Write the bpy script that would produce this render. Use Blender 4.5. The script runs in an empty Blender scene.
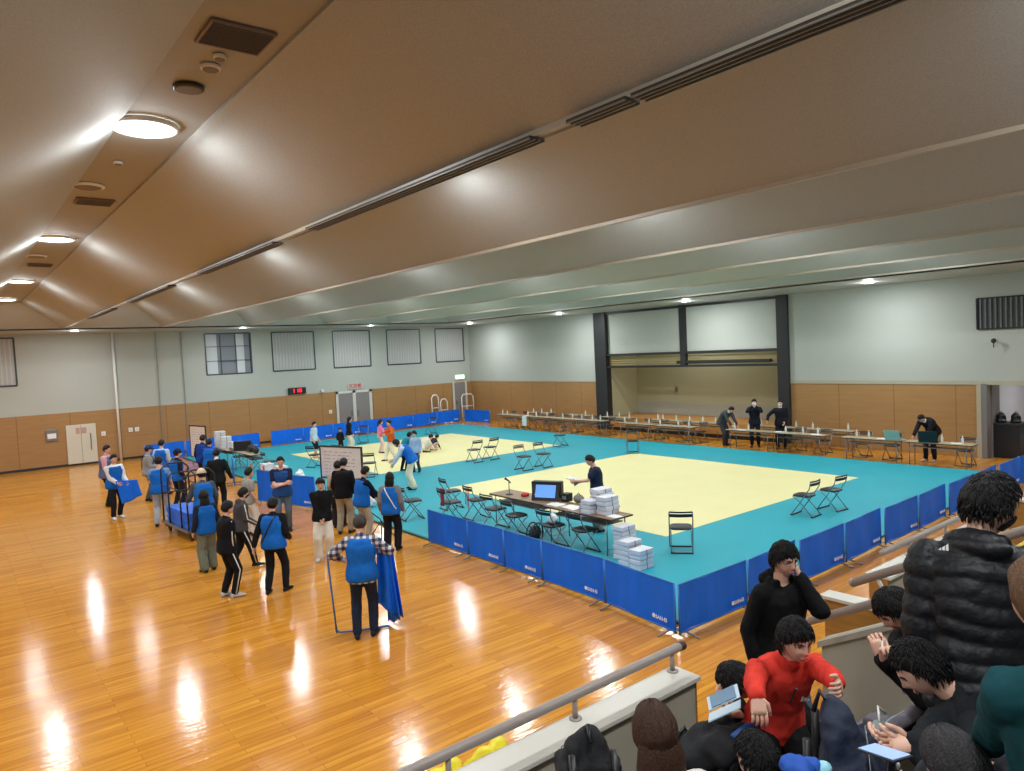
import bpy, bmesh, math, random
from mathutils import Vector as V, Matrix as M, noise
random.seed(7)
D = bpy.data
C = bpy.context.scene.collection
R = math.radians
PI = math.pi

# ------------------------------------------------------------------ camera
H = 3.88
FPX, YAW, PIT, ROL = 716.156, 0.900778, 0.0487931, 0.0476571
fw = V((math.cos(YAW)*math.cos(PIT), math.sin(YAW)*math.cos(PIT), -math.sin(PIT)))
rt = V((math.sin(YAW), -math.cos(YAW), 0))
dn = fw.cross(rt)
rt, dn = (rt*math.cos(ROL)+dn*math.sin(ROL)), (dn*math.cos(ROL)-rt*math.sin(ROL))
CAM = V((0, 0, H))
cd = D.cameras.new('camera'); cam = D.objects.new('camera', cd); C.objects.link(cam)
up, bk = -dn, -fw
cam.matrix_world = M(((rt.x, up.x, bk.x, 0), (rt.y, up.y, bk.y, 0), (rt.z, up.z, bk.z, H), (0, 0, 0, 1)))
cd.sensor_width = 36; cd.lens = FPX/1024*36; cd.clip_end = 200; cd.clip_start = .05
bpy.context.scene.camera = cam

def ray(px, py): return fw + rt*((px-512)/FPX) + dn*((py-385.5)/FPX)
def at(px, py, z=0.0):                     # a measured point on a level plane
    q = ray(px, py); return CAM + q*((z-H)/q.z)
def pd(px, py, d): return CAM + ray(px, py)*d

# --------------------------------------------------------------- materials
def lin(c):
    return tuple(((x/255)/12.92 if x/255 <= .04045 else ((x/255+.055)/1.055)**2.4) for x in c)
MATS = {}
def mat(name, col, rough=.6, metal=0, bump=0, bscale=60, var=0, vscale=8, emit=0, coat=0, spec=.5, stretch=None, alpha=1):
    if name in MATS: return MATS[name]
    m = D.materials.new(name); m.use_nodes = True
    nt = m.node_tree; b = nt.nodes['Principled BSDF']; L = nt.links
    c = lin(col)+(1,)
    b.inputs['Base Color'].default_value = c
    b.inputs['Roughness'].default_value = rough
    b.inputs['Metallic'].default_value = metal
    b.inputs['Specular IOR Level'].default_value = spec
    b.inputs['Coat Weight'].default_value = coat
    b.inputs['Coat Roughness'].default_value = .1
    if alpha < 1: b.inputs['Alpha'].default_value = alpha
    if emit:
        b.inputs['Emission Color'].default_value = c; b.inputs['Emission Strength'].default_value = emit
    tc = nt.nodes.new('ShaderNodeTexCoord'); mp = nt.nodes.new('ShaderNodeMapping')
    L.new(tc.outputs['Object'], mp.inputs[0])
    if stretch: mp.inputs['Scale'].default_value = stretch
    n = nt.nodes.new('ShaderNodeTexNoise'); n.inputs['Scale'].default_value = vscale; n.inputs['Detail'].default_value = 3
    L.new(mp.outputs[0], n.inputs['Vector'])
    if var:
        mx = nt.nodes.new('ShaderNodeMix'); mx.data_type = 'RGBA'
        mx.inputs['A'].default_value = tuple(x*(1-var) for x in c[:3])+(1,)
        mx.inputs['B'].default_value = tuple(min(1, x*(1+var)) for x in c[:3])+(1,)
        rr = nt.nodes.new('ShaderNodeMapRange'); rr.inputs[1].default_value = .3; rr.inputs[2].default_value = .7
        L.new(n.outputs['Fac'], rr.inputs[0]); L.new(rr.outputs[0], mx.inputs['Factor'])
        L.new(mx.outputs['Result'], b.inputs['Base Color'])
    if bump:
        n2 = nt.nodes.new('ShaderNodeTexNoise'); n2.inputs['Scale'].default_value = bscale; n2.inputs['Detail'].default_value = 2
        L.new(mp.outputs[0], n2.inputs['Vector'])
        bp = nt.nodes.new('ShaderNodeBump'); bp.inputs['Strength'].default_value = bump; bp.inputs['Distance'].default_value = .02
        L.new(n2.outputs['Fac'], bp.inputs['Height']); L.new(bp.outputs[0], b.inputs['Normal'])
    MATS[name] = m; return m

def nodes(m):
    return m.node_tree.nodes, m.node_tree.links, m.node_tree.nodes['Principled BSDF']

def floor_mat():
    m = mat('strip_wood_floor', (201, 131, 58), .16, spec=.5)
    N, L, b = nodes(m)
    tc = N.new('ShaderNodeTexCoord')
    br = N.new('ShaderNodeTexBrick'); br.inputs['Scale'].default_value = 1
    br.inputs['Brick Width'].default_value = 1.3; br.inputs['Row Height'].default_value = .09
    br.inputs['Mortar Size'].default_value = .002; br.offset = .37
    br.inputs['Color1'].default_value = lin((226, 158, 58))+(1,)
    br.inputs['Color2'].default_value = lin((202, 132, 42))+(1,)
    br.inputs['Mortar'].default_value = lin((140, 84, 34))+(1,)
    L.new(tc.outputs['Object'], br.inputs['Vector'])
    mp = N.new('ShaderNodeMapping'); mp.inputs['Scale'].default_value = (.6, 9, 1)
    L.new(tc.outputs['Object'], mp.inputs[0])
    n = N.new('ShaderNodeTexNoise'); n.inputs['Scale'].default_value = 2.2; n.inputs['Detail'].default_value = 5
    L.new(mp.outputs[0], n.inputs['Vector'])
    mx = N.new('ShaderNodeMix'); mx.data_type = 'RGBA'; mx.blend_type = 'MULTIPLY'; mx.inputs['Factor'].default_value = .55
    cr = N.new('ShaderNodeValToRGB'); cr.color_ramp.elements[0].position = .35; cr.color_ramp.elements[1].position = .65
    cr.color_ramp.elements[0].color = (.62, .52, .42, 1); cr.color_ramp.elements[1].color = (1, 1, 1, 1)
    L.new(n.outputs['Fac'], cr.inputs[0]); L.new(br.outputs['Color'], mx.inputs['A']); L.new(cr.outputs[0], mx.inputs['B'])
    L.new(mx.outputs['Result'], b.inputs['Base Color'])
    n2 = N.new('ShaderNodeTexNoise'); n2.inputs['Scale'].default_value = 3; n2.inputs['Detail'].default_value = 2
    mp2 = N.new('ShaderNodeMapping'); mp2.inputs['Scale'].default_value = (1.2, 6, 1)
    L.new(tc.outputs['Object'], mp2.inputs[0]); L.new(mp2.outputs[0], n2.inputs['Vector'])
    bp = N.new('ShaderNodeBump'); bp.inputs['Strength'].default_value = .2; bp.inputs['Distance'].default_value = .012
    L.new(n2.outputs['Fac'], bp.inputs['Height']); L.new(bp.outputs[0], b.inputs['Normal'])
    b.inputs['Roughness'].default_value = .13
    b.inputs['Specular IOR Level'].default_value = .3
    return m

def wood_wall_mat():
    m = mat('panel_wood', (196, 148, 84), .5)
    N, L, b = nodes(m)
    tc = N.new('ShaderNodeTexCoord'); sp = N.new('ShaderNodeSeparateXYZ'); L.new(tc.outputs['Object'], sp.inputs[0])
    def mod(sock, p, w):
        a = N.new('ShaderNodeMath'); a.operation = 'MODULO'; a.inputs[1].default_value = p
        o = N.new('ShaderNodeMath'); o.operation = 'ADD'; o.inputs[1].default_value = 100*p
        L.new(sock, o.inputs[0]); L.new(o.outputs[0], a.inputs[0])
        c = N.new('ShaderNodeMath'); c.operation = 'LESS_THAN'; c.inputs[1].default_value = w; L.new(a.outputs[0], c.inputs[0]); return c.outputs[0]
    sxy = N.new('ShaderNodeMath'); sxy.operation = 'ADD'; L.new(sp.outputs[0], sxy.inputs[0]); L.new(sp.outputs[1], sxy.inputs[1])
    v = mod(sxy.outputs[0], 1.82, .03); h = mod(sp.outputs[2], .2, .006)
    mx = N.new('ShaderNodeMath'); mx.operation = 'MULTIPLY_ADD'; mx.inputs[1].default_value = .35; L.new(h, mx.inputs[0]); L.new(v, mx.inputs[2])
    n = N.new('ShaderNodeTexNoise'); n.inputs['Scale'].default_value = 1.2
    mp = N.new('ShaderNodeMapping'); mp.inputs['Scale'].default_value = (1, 1, 9); L.new(tc.outputs['Object'], mp.inputs[0]); L.new(mp.outputs[0], n.inputs['Vector'])
    base = N.new('ShaderNodeMix'); base.data_type = 'RGBA'; base.inputs['A'].default_value = lin((150, 112, 66))+(1,); base.inputs['B'].default_value = lin((172, 130, 82))+(1,)
    L.new(n.outputs['Fac'], base.inputs['Factor'])
    o = N.new('ShaderNodeMix'); o.data_type = 'RGBA'; o.blend_type = 'MIX'; o.inputs['B'].default_value = lin((120, 84, 46))+(1,)
    k = N.new('ShaderNodeMath'); k.operation = 'MULTIPLY'; k.inputs[1].default_value = .7; L.new(mx.outputs[0], k.inputs[0])
    L.new(base.outputs['Result'], o.inputs['A']); L.new(k.outputs[0], o.inputs['Factor']); L.new(o.outputs['Result'], b.inputs['Base Color'])
    return m

def plaid_mat():
    m = mat('plaid_cloth', (180, 180, 185), .85)
    N, L, b = nodes(m)
    tc = N.new('ShaderNodeTexCoord'); sp = N.new('ShaderNodeSeparateXYZ'); L.new(tc.outputs['Object'], sp.inputs[0])
    outs = []
    for i in (0, 2):
        w = N.new('ShaderNodeMath'); w.operation = 'SINE'; k = N.new('ShaderNodeMath'); k.operation = 'MULTIPLY'; k.inputs[1].default_value = 75
        L.new(sp.outputs[i], k.inputs[0]); L.new(k.outputs[0], w.inputs[0])
        g = N.new('ShaderNodeMath'); g.operation = 'GREATER_THAN'; g.inputs[1].default_value = 0; L.new(w.outputs[0], g.inputs[0]); outs.append(g.outputs[0])
    a = N.new('ShaderNodeMath'); a.operation = 'ADD'; L.new(outs[0], a.inputs[0]); L.new(outs[1], a.inputs[1])
    cr = N.new('ShaderNodeValToRGB'); e = cr.color_ramp.elements
    e[0].color = lin((208, 206, 206))+(1,); e[1].color = lin((38, 40, 58))+(1,); x = e.new(.5); x.color = lin((110, 110, 128))+(1,)
    h = N.new('ShaderNodeMath'); h.operation = 'MULTIPLY'; h.inputs[1].default_value = .5; L.new(a.outputs[0], h.inputs[0])
    L.new(h.outputs[0], cr.inputs[0]); L.new(cr.outputs[0], b.inputs['Base Color'])
    return m

def cloth(col, rough=.85):
    return mat('cloth_%02x%02x%02x' % tuple(col), col, rough, bump=.35, bscale=9, var=.12, vscale=4, spec=.2)

WHITE = (232, 232, 228)
M_FLOOR = floor_mat(); M_WOOD = wood_wall_mat()
M_WALL = mat('wall_paint', (176, 179, 172), .8, bump=.05, bscale=30)
M_CEIL = mat('ceiling_board', (172, 174, 172), .75, var=.13, vscale=90, bump=.25, bscale=160)
M_CEILF = mat('ceiling_smooth', (172, 170, 162), .5)
M_STRIP = mat('ceiling_strip', (160, 158, 152), .8)
M_DARK = mat('dark_metal', (40, 40, 42), .45)
M_SLOT = mat('slot_black', (50, 46, 42), .6)
M_BLACK = mat('black_paint', (24, 24, 26), .4)
M_VINYL = mat('black_vinyl', (26, 27, 32), .45, bump=.1, bscale=40)
M_STEEL = mat('grey_steel', (135, 138, 142), .35, .7)
M_CHROME = mat('chrome', (190, 190, 190), .22, .9)
M_RAIL = mat('rail_plastic', (158, 146, 140), .35, bump=.05)
M_CAPW = mat('white_laminate', (206, 202, 192), .35)
M_PARA = mat('parapet_board', (170, 161, 144), .6, var=.04, vscale=2)
M_PWOOD = mat('parapet_wood', (168, 120, 58), .45, var=.15, vscale=3, stretch=(1, 1, 8))
M_CONC = mat('step_concrete', (120, 114, 106), .8, var=.08)
M_TEAL = mat('teal_mat', (12, 152, 168), .62, var=.03, vscale=1.2, bump=.12, bscale=300)
M_TEALD = mat('teal_mat_edge', (24, 92, 92), .7)
M_YEL = mat('yellow_mat', (226, 218, 160), .6, var=.02, vscale=1.2, bump=.12, bscale=300)
M_BLUE = mat('barrier_cloth', (4, 106, 232), .55, var=.09, vscale=2.5, bump=.25, bscale=5, stretch=(2, 2, .5), spec=.3)
M_BLUEF = mat('barrier_frame', (60, 120, 205), .4, .3)
M_BIB = mat('bib_cloth', (16, 100, 192), .7, var=.12, vscale=5, bump=.4, bscale=12, spec=.2)
M_WHITE = mat('white_paint', (228, 228, 224), .5)
M_PAPER = mat('paper', (236, 236, 234), .7)
M_TTOP = mat('table_top_brown', (138, 110, 82), .4, var=.1, vscale=3, stretch=(8, 1, 1))
M_TTOPB = mat('table_top_beige', (168, 158, 134), .4)
M_SKIN = mat('skin', (218, 172, 150), .5, var=.04)
M_EYE = mat('eye_dark', (28, 20, 16), .25)
M_EYEW = mat('eye_white', (225, 220, 215), .4)
M_LIP = mat('lips', (190, 122, 108), .5)
M_GLASS = mat('clear_plastic', (225, 235, 235), .1, alpha=.55)
M_SCREEN = mat('screen_blue', (90, 140, 215), .3, emit=.9)
M_RED = mat('red_plastic', (196, 40, 40), .5)
M_LAMP = mat('lamp_glow', (255, 255, 250), .5, emit=14)
def hairmat(col, nm):
    m = mat(nm, col, .5, spec=.28, bump=.5, bscale=40, stretch=(6, 6, .6)); return m
M_HAIR = hairmat((22, 20, 21), 'hair_black'); M_HAIRB = hairmat((62, 40, 28), 'hair_brown'); M_HAIRG = hairmat((58, 54, 54), 'hair_grey')
M_HAIRL = hairmat((96, 70, 50), 'hair_light_brown')

# ------------------------------------------------------------- mesh helpers
class MB:
    def __init__(s): s.v = []; s.f = []; s.m = []; s.mi = 0
    def add(s, vs, fs):
        b = len(s.v); s.v += [V(x) for x in vs]; s.f += [tuple(b+i for i in f) for f in fs]; s.m += [s.mi]*len(fs)
    def box(s, c, size, rot=None):
        hx, hy, hz = size[0]/2, size[1]/2, size[2]/2; c = V(c)
        vs = [V((x, y, z)) for x in (-hx, hx) for y in (-hy, hy) for z in (-hz, hz)]
        if rot is not None: vs = [rot @ v for v in vs]
        s.add([v+c for v in vs], [(0, 1, 3, 2), (4, 6, 7, 5), (0, 4, 5, 1), (2, 3, 7, 6), (0, 2, 6, 4), (1, 5, 7, 3)]); return s
    def bx(s, x0, x1, y0, y1, z0, z1): return s.box(((x0+x1)/2, (y0+y1)/2, (z0+z1)/2), (abs(x1-x0), abs(y1-y0), abs(z1-z0)))
    def quad(s, a, b, c, d): s.add([a, b, c, d], [(0, 1, 2, 3)]); return s
    def loft(s, rings, cap=True):
        n = len(rings[0]); vs = [p for r in rings for p in r]; fs = []
        for k in range(len(rings)-1):
            for i in range(n):
                j = (i+1) % n; fs.append((k*n+i, k*n+j, (k+1)*n+j, (k+1)*n+i))
        if cap: fs.append(tuple(range(n-1, -1, -1))); fs.append(tuple((len(rings)-1)*n+i for i in range(n)))
        s.add(vs, fs); return s
    def tube(s, pts, rads, n=8, closed=False):
        pts = [V(p) for p in pts]
        if not hasattr(rads, '__len__'): rads = [rads]*len(pts)
        rings = []; prev = None
        for i, p in enumerate(pts):
            a = pts[i-1] if i > 0 else (pts[-1] if closed else p); b = pts[i+1] if i < len(pts)-1 else (pts[0] if closed else p)
            t = (b-a).normalized() if (b-a).length > 1e-9 else V((0, 0, 1))
            if prev is None:
                u = t.cross(V((0, 0, 1)));
                if u.length < .1: u = t.cross(V((1, 0, 0)))
            else: u = prev - t*prev.dot(t)
            u.normalize(); prev = u; w = t.cross(u)
            rings.append([p + (u*math.cos(2*PI*k/n) + w*math.sin(2*PI*k/n))*rads[i] for k in range(n)])
        if closed: rings.append(rings[0]); s.loft(rings, False)
        else: s.loft(rings)
        return s
    def ell(s, c, r, rot=None, nu=12, nv=8):
        c = V(c); r = (r, r, r) if not hasattr(r, '__len__') else r
        vs = []; fs = []
        for j in range(1, nv):
            ph = PI*j/nv
            for i in range(nu):
                th = 2*PI*i/nu; vs.append(V((r[0]*math.sin(ph)*math.cos(th), r[1]*math.sin(ph)*math.sin(th), r[2]*math.cos(ph))))
        vs += [V((0, 0, r[2])), V((0, 0, -r[2]))]; T = len(vs)-2
        for j in range(nv-2):
            for i in range(nu):
                k = (i+1) % nu; fs.append((j*nu+i, (j+1)*nu+i, (j+1)*nu+k, j*nu+k))
        for i in range(nu):
            k = (i+1) % nu; fs.append((T, i, k)); fs.append((T+1, (nv-2)*nu+k, (nv-2)*nu+i))
        if rot is not None: vs = [rot @ v for v in vs]
        s.add([v+c for v in vs], fs); return s
    def cap(s, a, b, ra, rb, n=12):
        s.tube([a, V(a).lerp(V(b), .5), b], [ra, (ra+rb)/2, rb], n); s.ell(a, ra, nu=n, nv=8); s.ell(b, rb, nu=n, nv=8); return s
    def merge(s, o, xf=None, off=0):
        b = len(s.v); s.v += [(xf @ v if xf is not None else v.copy()) for v in o.v]
        s.f += [tuple(b+i for i in f) for f in o.f]; s.m += [x+off for x in o.m]; return s
    def mesh(s, name, mats, smooth=False):
        me = D.meshes.new(name); me.from_pydata([tuple(v) for v in s.v], [], s.f)
        for m in (mats if isinstance(mats, (list, tuple)) else [mats]): me.materials.append(m)
        me.polygons.foreach_set('material_index', s.m)
        if smooth: me.polygons.foreach_set('use_smooth', [True]*len(s.f))
        me.update(); return me
    def build(s, name, mats, parent=None, smooth=False, loc=None, rotz=None, bev=0, fix=True):
        me = s.mesh(name, mats, smooth)
        if fix:
            bm = bmesh.new(); bm.from_mesh(me); bmesh.ops.recalc_face_normals(bm, faces=bm.faces); bm.to_mesh(me); bm.free()
        return link(name, me, parent, loc, rotz, bev)

def link(name, me, parent=None, loc=None, rotz=None, bev=0):
    o = D.objects.new(name, me); C.objects.link(o)
    if parent is not None: o.parent = parent
    if loc is not None: o.location = loc
    if rotz is not None: o.rotation_euler = (0, 0, rotz)
    if bev:
        b = o.modifiers.new('bevel', 'BEVEL'); b.width = bev; b.segments = 2; b.limit_method = 'ANGLE'
    return o

def tag(o, label, cat, group=None, kind=None):
    if label: o['label'] = label
    if cat: o['category'] = cat
    if group: o['group'] = group
    if kind: o['kind'] = kind
    return o
def struct(o): o['kind'] = 'structure'; return o
def thing(name, label, cat, loc=(0, 0, 0), rotz=0, group=None):
    o = D.objects.new(name, None); C.objects.link(o); o.location = loc; o.rotation_euler = (0, 0, rotz); o.empty_display_size = .1
    return tag(o, label, cat, group)
def dup(root, loc=None, rotz=None, label=None, group=None):
    def cp(o, par):
        c = o.copy(); C.objects.link(c)
        if par is not None: c.parent = par
        for ch in [x for x in KIDS.get(o.name, [])]: cp(ch, c)
        return c
    def idx(o):
        KIDS[o.name] = list(o.children)
        for ch in o.children: idx(ch)
    KIDS = {}; idx(root)
    r = cp(root, None)
    if loc is not None: r.location = loc
    if rotz is not None: r.rotation_euler = (0, 0, rotz)
    if label: r['label'] = label
    if group: r['group'] = group
    return r

def remesh(mb, voxel, smooth=3, disp=None):
    me = mb.mesh('tmp', []); o = D.objects.new('tmp', me); C.objects.link(o)
    r = o.modifiers.new('r', 'REMESH'); r.mode = 'VOXEL'; r.voxel_size = voxel
    if smooth:
        sm = o.modifiers.new('s', 'SMOOTH'); sm.iterations = smooth; sm.factor = .5
    dg = bpy.context.evaluated_depsgraph_get(); dg.update()
    ev = o.evaluated_get(dg); nm = D.meshes.new_from_object(ev)
    out = MB(); out.v = [v.co.copy() for v in nm.vertices]
    if disp:
        out.v = [co + v.normal*disp(co) for co, v in zip(out.v, nm.vertices)]
    out.f = [tuple(p.vertices) for p in nm.polygons]; out.m = [0]*len(out.f)
    D.objects.remove(o); D.meshes.remove(me); D.meshes.remove(nm)
    return out

TXT = {}
def text_mb(s, size, ext=.002, bold=True):
    k = (s, size, ext)
    if k in TXT: return TXT[k]
    cu = D.curves.new('t', 'FONT'); cu.body = s; cu.size = size; cu.extrude = ext; cu.resolution_u = 2; cu.align_x = 'CENTER'; cu.align_y = 'CENTER'
    if bold: cu.offset = size*.015
    o = D.objects.new('t', cu); C.objects.link(o)
    dg = bpy.context.evaluated_depsgraph_get(); dg.update(); nm = D.meshes.new_from_object(o.evaluated_get(dg))
    mb = MB(); mb.v = [v.co.copy() for v in nm.vertices]; mb.f = [tuple(p.vertices) for p in nm.polygons]; mb.m = [0]*len(mb.f)
    D.objects.remove(o); D.curves.remove(cu); D.meshes.remove(nm); TXT[k] = mb; return mb
def put_text(s, size, mx, name, m, parent=None, ext=.002):
    mb = MB(); mb.merge(text_mb(s, size, ext), mx); return mb.build(name, m, parent, fix=False)

# ------------------------------------------------------------------ shell
X0, X1, Y0, Y1 = -9.0, 24.1, -4.0, 34.3
ZC, ZL, ZS, ZW = 5.43, 5.50, 6.32, 2.2
struct(MB().bx(X0, 31, Y0, Y1, -.1, 0).build('floor', M_FLOOR))

def wall_A():
    mb = MB()
    wins = [(.2, 2.27), (9.44, 11.5), (12.52, 14.65), (15.66, 17.74), (18.75, 20.81), (21.82, 23.72)]
    z0, z1 = 3.42, 5.3
    y0, y1 = Y1, Y1+.25
    x = X0
    for a, b in wins:
        mb.bx(x, a, y0, y1, ZW, 7); mb.bx(a, b, y0, y1, ZW, z0); mb.bx(a, b, y0, y1, z1, 7); x = b
    mb.bx(x, X1+.3, y0, y1, ZW, 7)
    mb.mi = 1; mb.bx(X0, X1+.3, y0, y1, 0, ZW); mb.bx(X0, 15.6, y0-.025, y0, 0.1, ZW); mb.bx(17.75, 22.75, y0-.025, y0, 0.1, ZW)
    struct(mb.build('wall_left', [M_WALL, M_WOOD]))
    struct(MB().bx(X0, X1, y0-.03, y0, 0, .1).build('baseboard_left', M_DARK))
    fr = mat('window_frame', (74, 78, 84), .4, .4); pane = mat('window_night', (136, 140, 148), .15); bl = mat('roller_blind', (186, 186, 184), .7, bump=.1); bl2 = mat('roller_blind_dark', (174, 174, 173), .7)
    blw = mat('blind_pale', (196, 200, 204), .7)
    for n, (a, b) in enumerate(wins):
        w = MB()
        for q in (a, b): w.bx(q-.03, q+.03, y0-.02, y0+.1, z0, z1)
        w.bx(a, b, y0-.02, y0+.1, z0-.03, z0+.03); w.bx(a, b, y0-.02, y0+.1, z1-.03, z1+.03)
        t = (b-a)/3
        for k in (1, 2): w.bx(a+k*t-.015, a+k*t+.015, y0+.02, y0+.06, z0, z1)
        for zz in (3.42+.62, 3.42+1.28): w.bx(a, b, y0+.02, y0+.06, zz-.015, zz+.015)
        fo = struct(w.build('window_%d' % (n+1), fr))
        p = MB(); p.bx(a, b, y0+.11, y0+.13, z0, z1); p.build('pane', pane, fo)
        s = MB()
        if n == 1:
            s.bx(a+.05, a+.52, y0+.04, y0+.05, z0+.03, z1-.03); s.bx(a+1.38, a+1.75, y0+.04, y0+.05, z0+.03, z1-.03)
            s.build('blind', blw, fo)
        else:
            k = 26
            for i in range(k):
                xa = a+.03+(b-a-.06)*i/k; s.mi = i % 2; s.bx(xa, xa+(b-a-.06)/k*.93, y0+.0, y0+.012+(i % 2)*.004, z0+.04, z1-.02)
            s.build('blind', [bl, bl2], fo)
wall_A()

def wall_B():
    x0, x1 = X1, X1+.3
    ya, yb = 14.3, 23.6          # stage opening
    mb = MB()
    mb.bx(x0, x1, yb, Y1+.25, ZW, 7); mb.bx(x0, x1, 7.98, ya, ZW, 7); mb.bx(x0, x1, ya, yb, 5.35, 7); mb.bx(x0, x1, Y0, 7.98, 2.23, 7)
    mb.bx(x0, x1, Y0, 5.2, 0, 2.23)
    mb.mi = 1; mb.bx(x0, x1, yb, Y1+.25, 0, ZW); mb.bx(x0, x1, 7.98, ya, 0, ZW)
    struct(mb.build('wall_right', [M_WALL, M_WOOD]))
    st = MB().bx(x0-.02, x0+6, ya, yb, 0, .6); struct(st.build('stage_floor', mat('stage_wood', (176, 124, 62), .5, var=.08)))
    struct(MB().bx(x0-.03, x0-.021, ya, yb, 0, .14).build('trim_1', M_BLACK))  # black strip paints the shadow gap at the foot of the stage front
    W2 = mat('stage_wall_upper', (184, 178, 144), .8); W3 = mat('stage_wall_lower', (176, 172, 158), .8)
    w = MB(); xb = 26.13
    w.bx(xb, xb+.2, 12, 25, 1.15, 6); w.bx(x1, xb, yb-.3, yb+.1, .6, 6); w.bx(x1, xb, ya-.6, ya-.1, .6, 6); w.bx(x1, xb, ya-.6, yb, 5.4, 5.6)
    w.mi = 1; w.bx(xb-.02, xb+.18, ya-.4, yb-.28, .6, 1.15)
    struct(w.build('stage_back', [W2, W3]))

    # dark steel portal
    p = MB(); p.bx(x0-.12, x0+.2, yb-.4, yb+.33, 0, 5.43); struct(p.build('pillar', M_DARK))
    p = MB(); p.bx(x0-.12, x0+.2, ya-.2, ya+.24, 0, 5.43); struct(p.build('pillar', M_DARK))
    p = MB(); p.bx(x0-.08, x0+.1, 18.72, 18.98, 2.92, 5.43); struct(p.build('pillar', M_DARK))
    p = MB()
    for z in (5.36, 3.46, 2.9): p.bx(x0-.07, x0+.06, ya, yb-.3, z-.045, z+.045)
    p.bx(x0-.05, x0+.2, 14.9, 19.2, 3.0, 3.12)
    struct(p.build('trim_2', M_DARK))
    pn = MB()
    pn.bx(x0+.08, x0+.12, ya+.2, 18.75, 3.5, 5.33); pn.bx(x0+.08, x0+.12, 18.95, yb-.35, 3.5, 5.33)
    struct(pn.build('wall_panel_above_stage', mat('infill_white', (190, 192, 184), .7)))
    ln = MB()
    for i in range(5): ln.bx(x0+.12, x0+.2, ya+.2, yb-.35, 2.98+i*.1, 3.03+i*.1)
    struct(ln.build('trim_3', mat('lattice_wood', (168, 150, 104), .6)))
    # grille
    g = thing('air_grille', 'dark slatted air grille high on the right wall near the photo edge', 'grille', (x0, 7.0, 4.3))
    MB().bx(-.01, .0, -1.06, 1.06, -.45, .45).build('backing', mat('grille_back', (70, 74, 80), .6), g)
    f = MB()
    for z in (-.45, .45): f.bx(-.05, -.01, -1.06, 1.06, z-.02, z+.02)
    for y in (-1.06, 1.06): f.bx(-.05, -.01, y-.02, y+.02, -.45, .45)
    f.build('frame', M_DARK, g)
    s = MB()
    for i in range(16): s.bx(-.04, -.01, -1.0+i*.13, -.96+i*.13, -.43, .43)
    s.build('slats', M_STEEL, g)
    # corridor beyond the doorway
    cw = MB(); cw.bx(x1, 29, 7.98, 8.2, 0, 3); cw.bx(29, 29.2, 2, 8.2, 0, 3); cw.bx(x1, 29.2, 2, 8.2, 2.8, 3)
    struct(cw.build('wall_corridor', mat('corridor_wall', (190, 196, 206), .6)))
    td = MB().bx(28.9, 29, 3.0, 6.95, 0, 2.2); struct(td.build('door_1', mat('teal_door', (20, 120, 120), .5)))
    ps = MB().bx(x0+.3, x0+.9, 7.80, 7.98, 0, 2.6).bx(x0-.05, x0+.3, 7.84, 7.98, 0, 2.23); struct(ps.build('trim_4', mat('door_grey', (118, 116, 116), .5)))
    struct(MB().bx(x0-.06, x0, 7.98, 8.1, 0, 2.23).build('trim_5', mat('jamb_beige', (170, 160, 136), .6)))
    struct(MB().bx(x0-.02, x0, Y0, ya-.2, 2.2, 2.32).bx(x0-.02, x0, yb+.33, Y1, 2.2, 2.26).build('trim_6', mat('rail_beige', (170, 164, 144), .6)))
wall_B()
struct(MB().bx(X0-.2, X0, Y0, Y1+.2, 0, 7).build('wall_far_left', M_WALL))
struct(MB().bx(X0-.2, 31, Y0-.2, Y0, 0, 7).build('wall_back', M_WALL))

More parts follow.
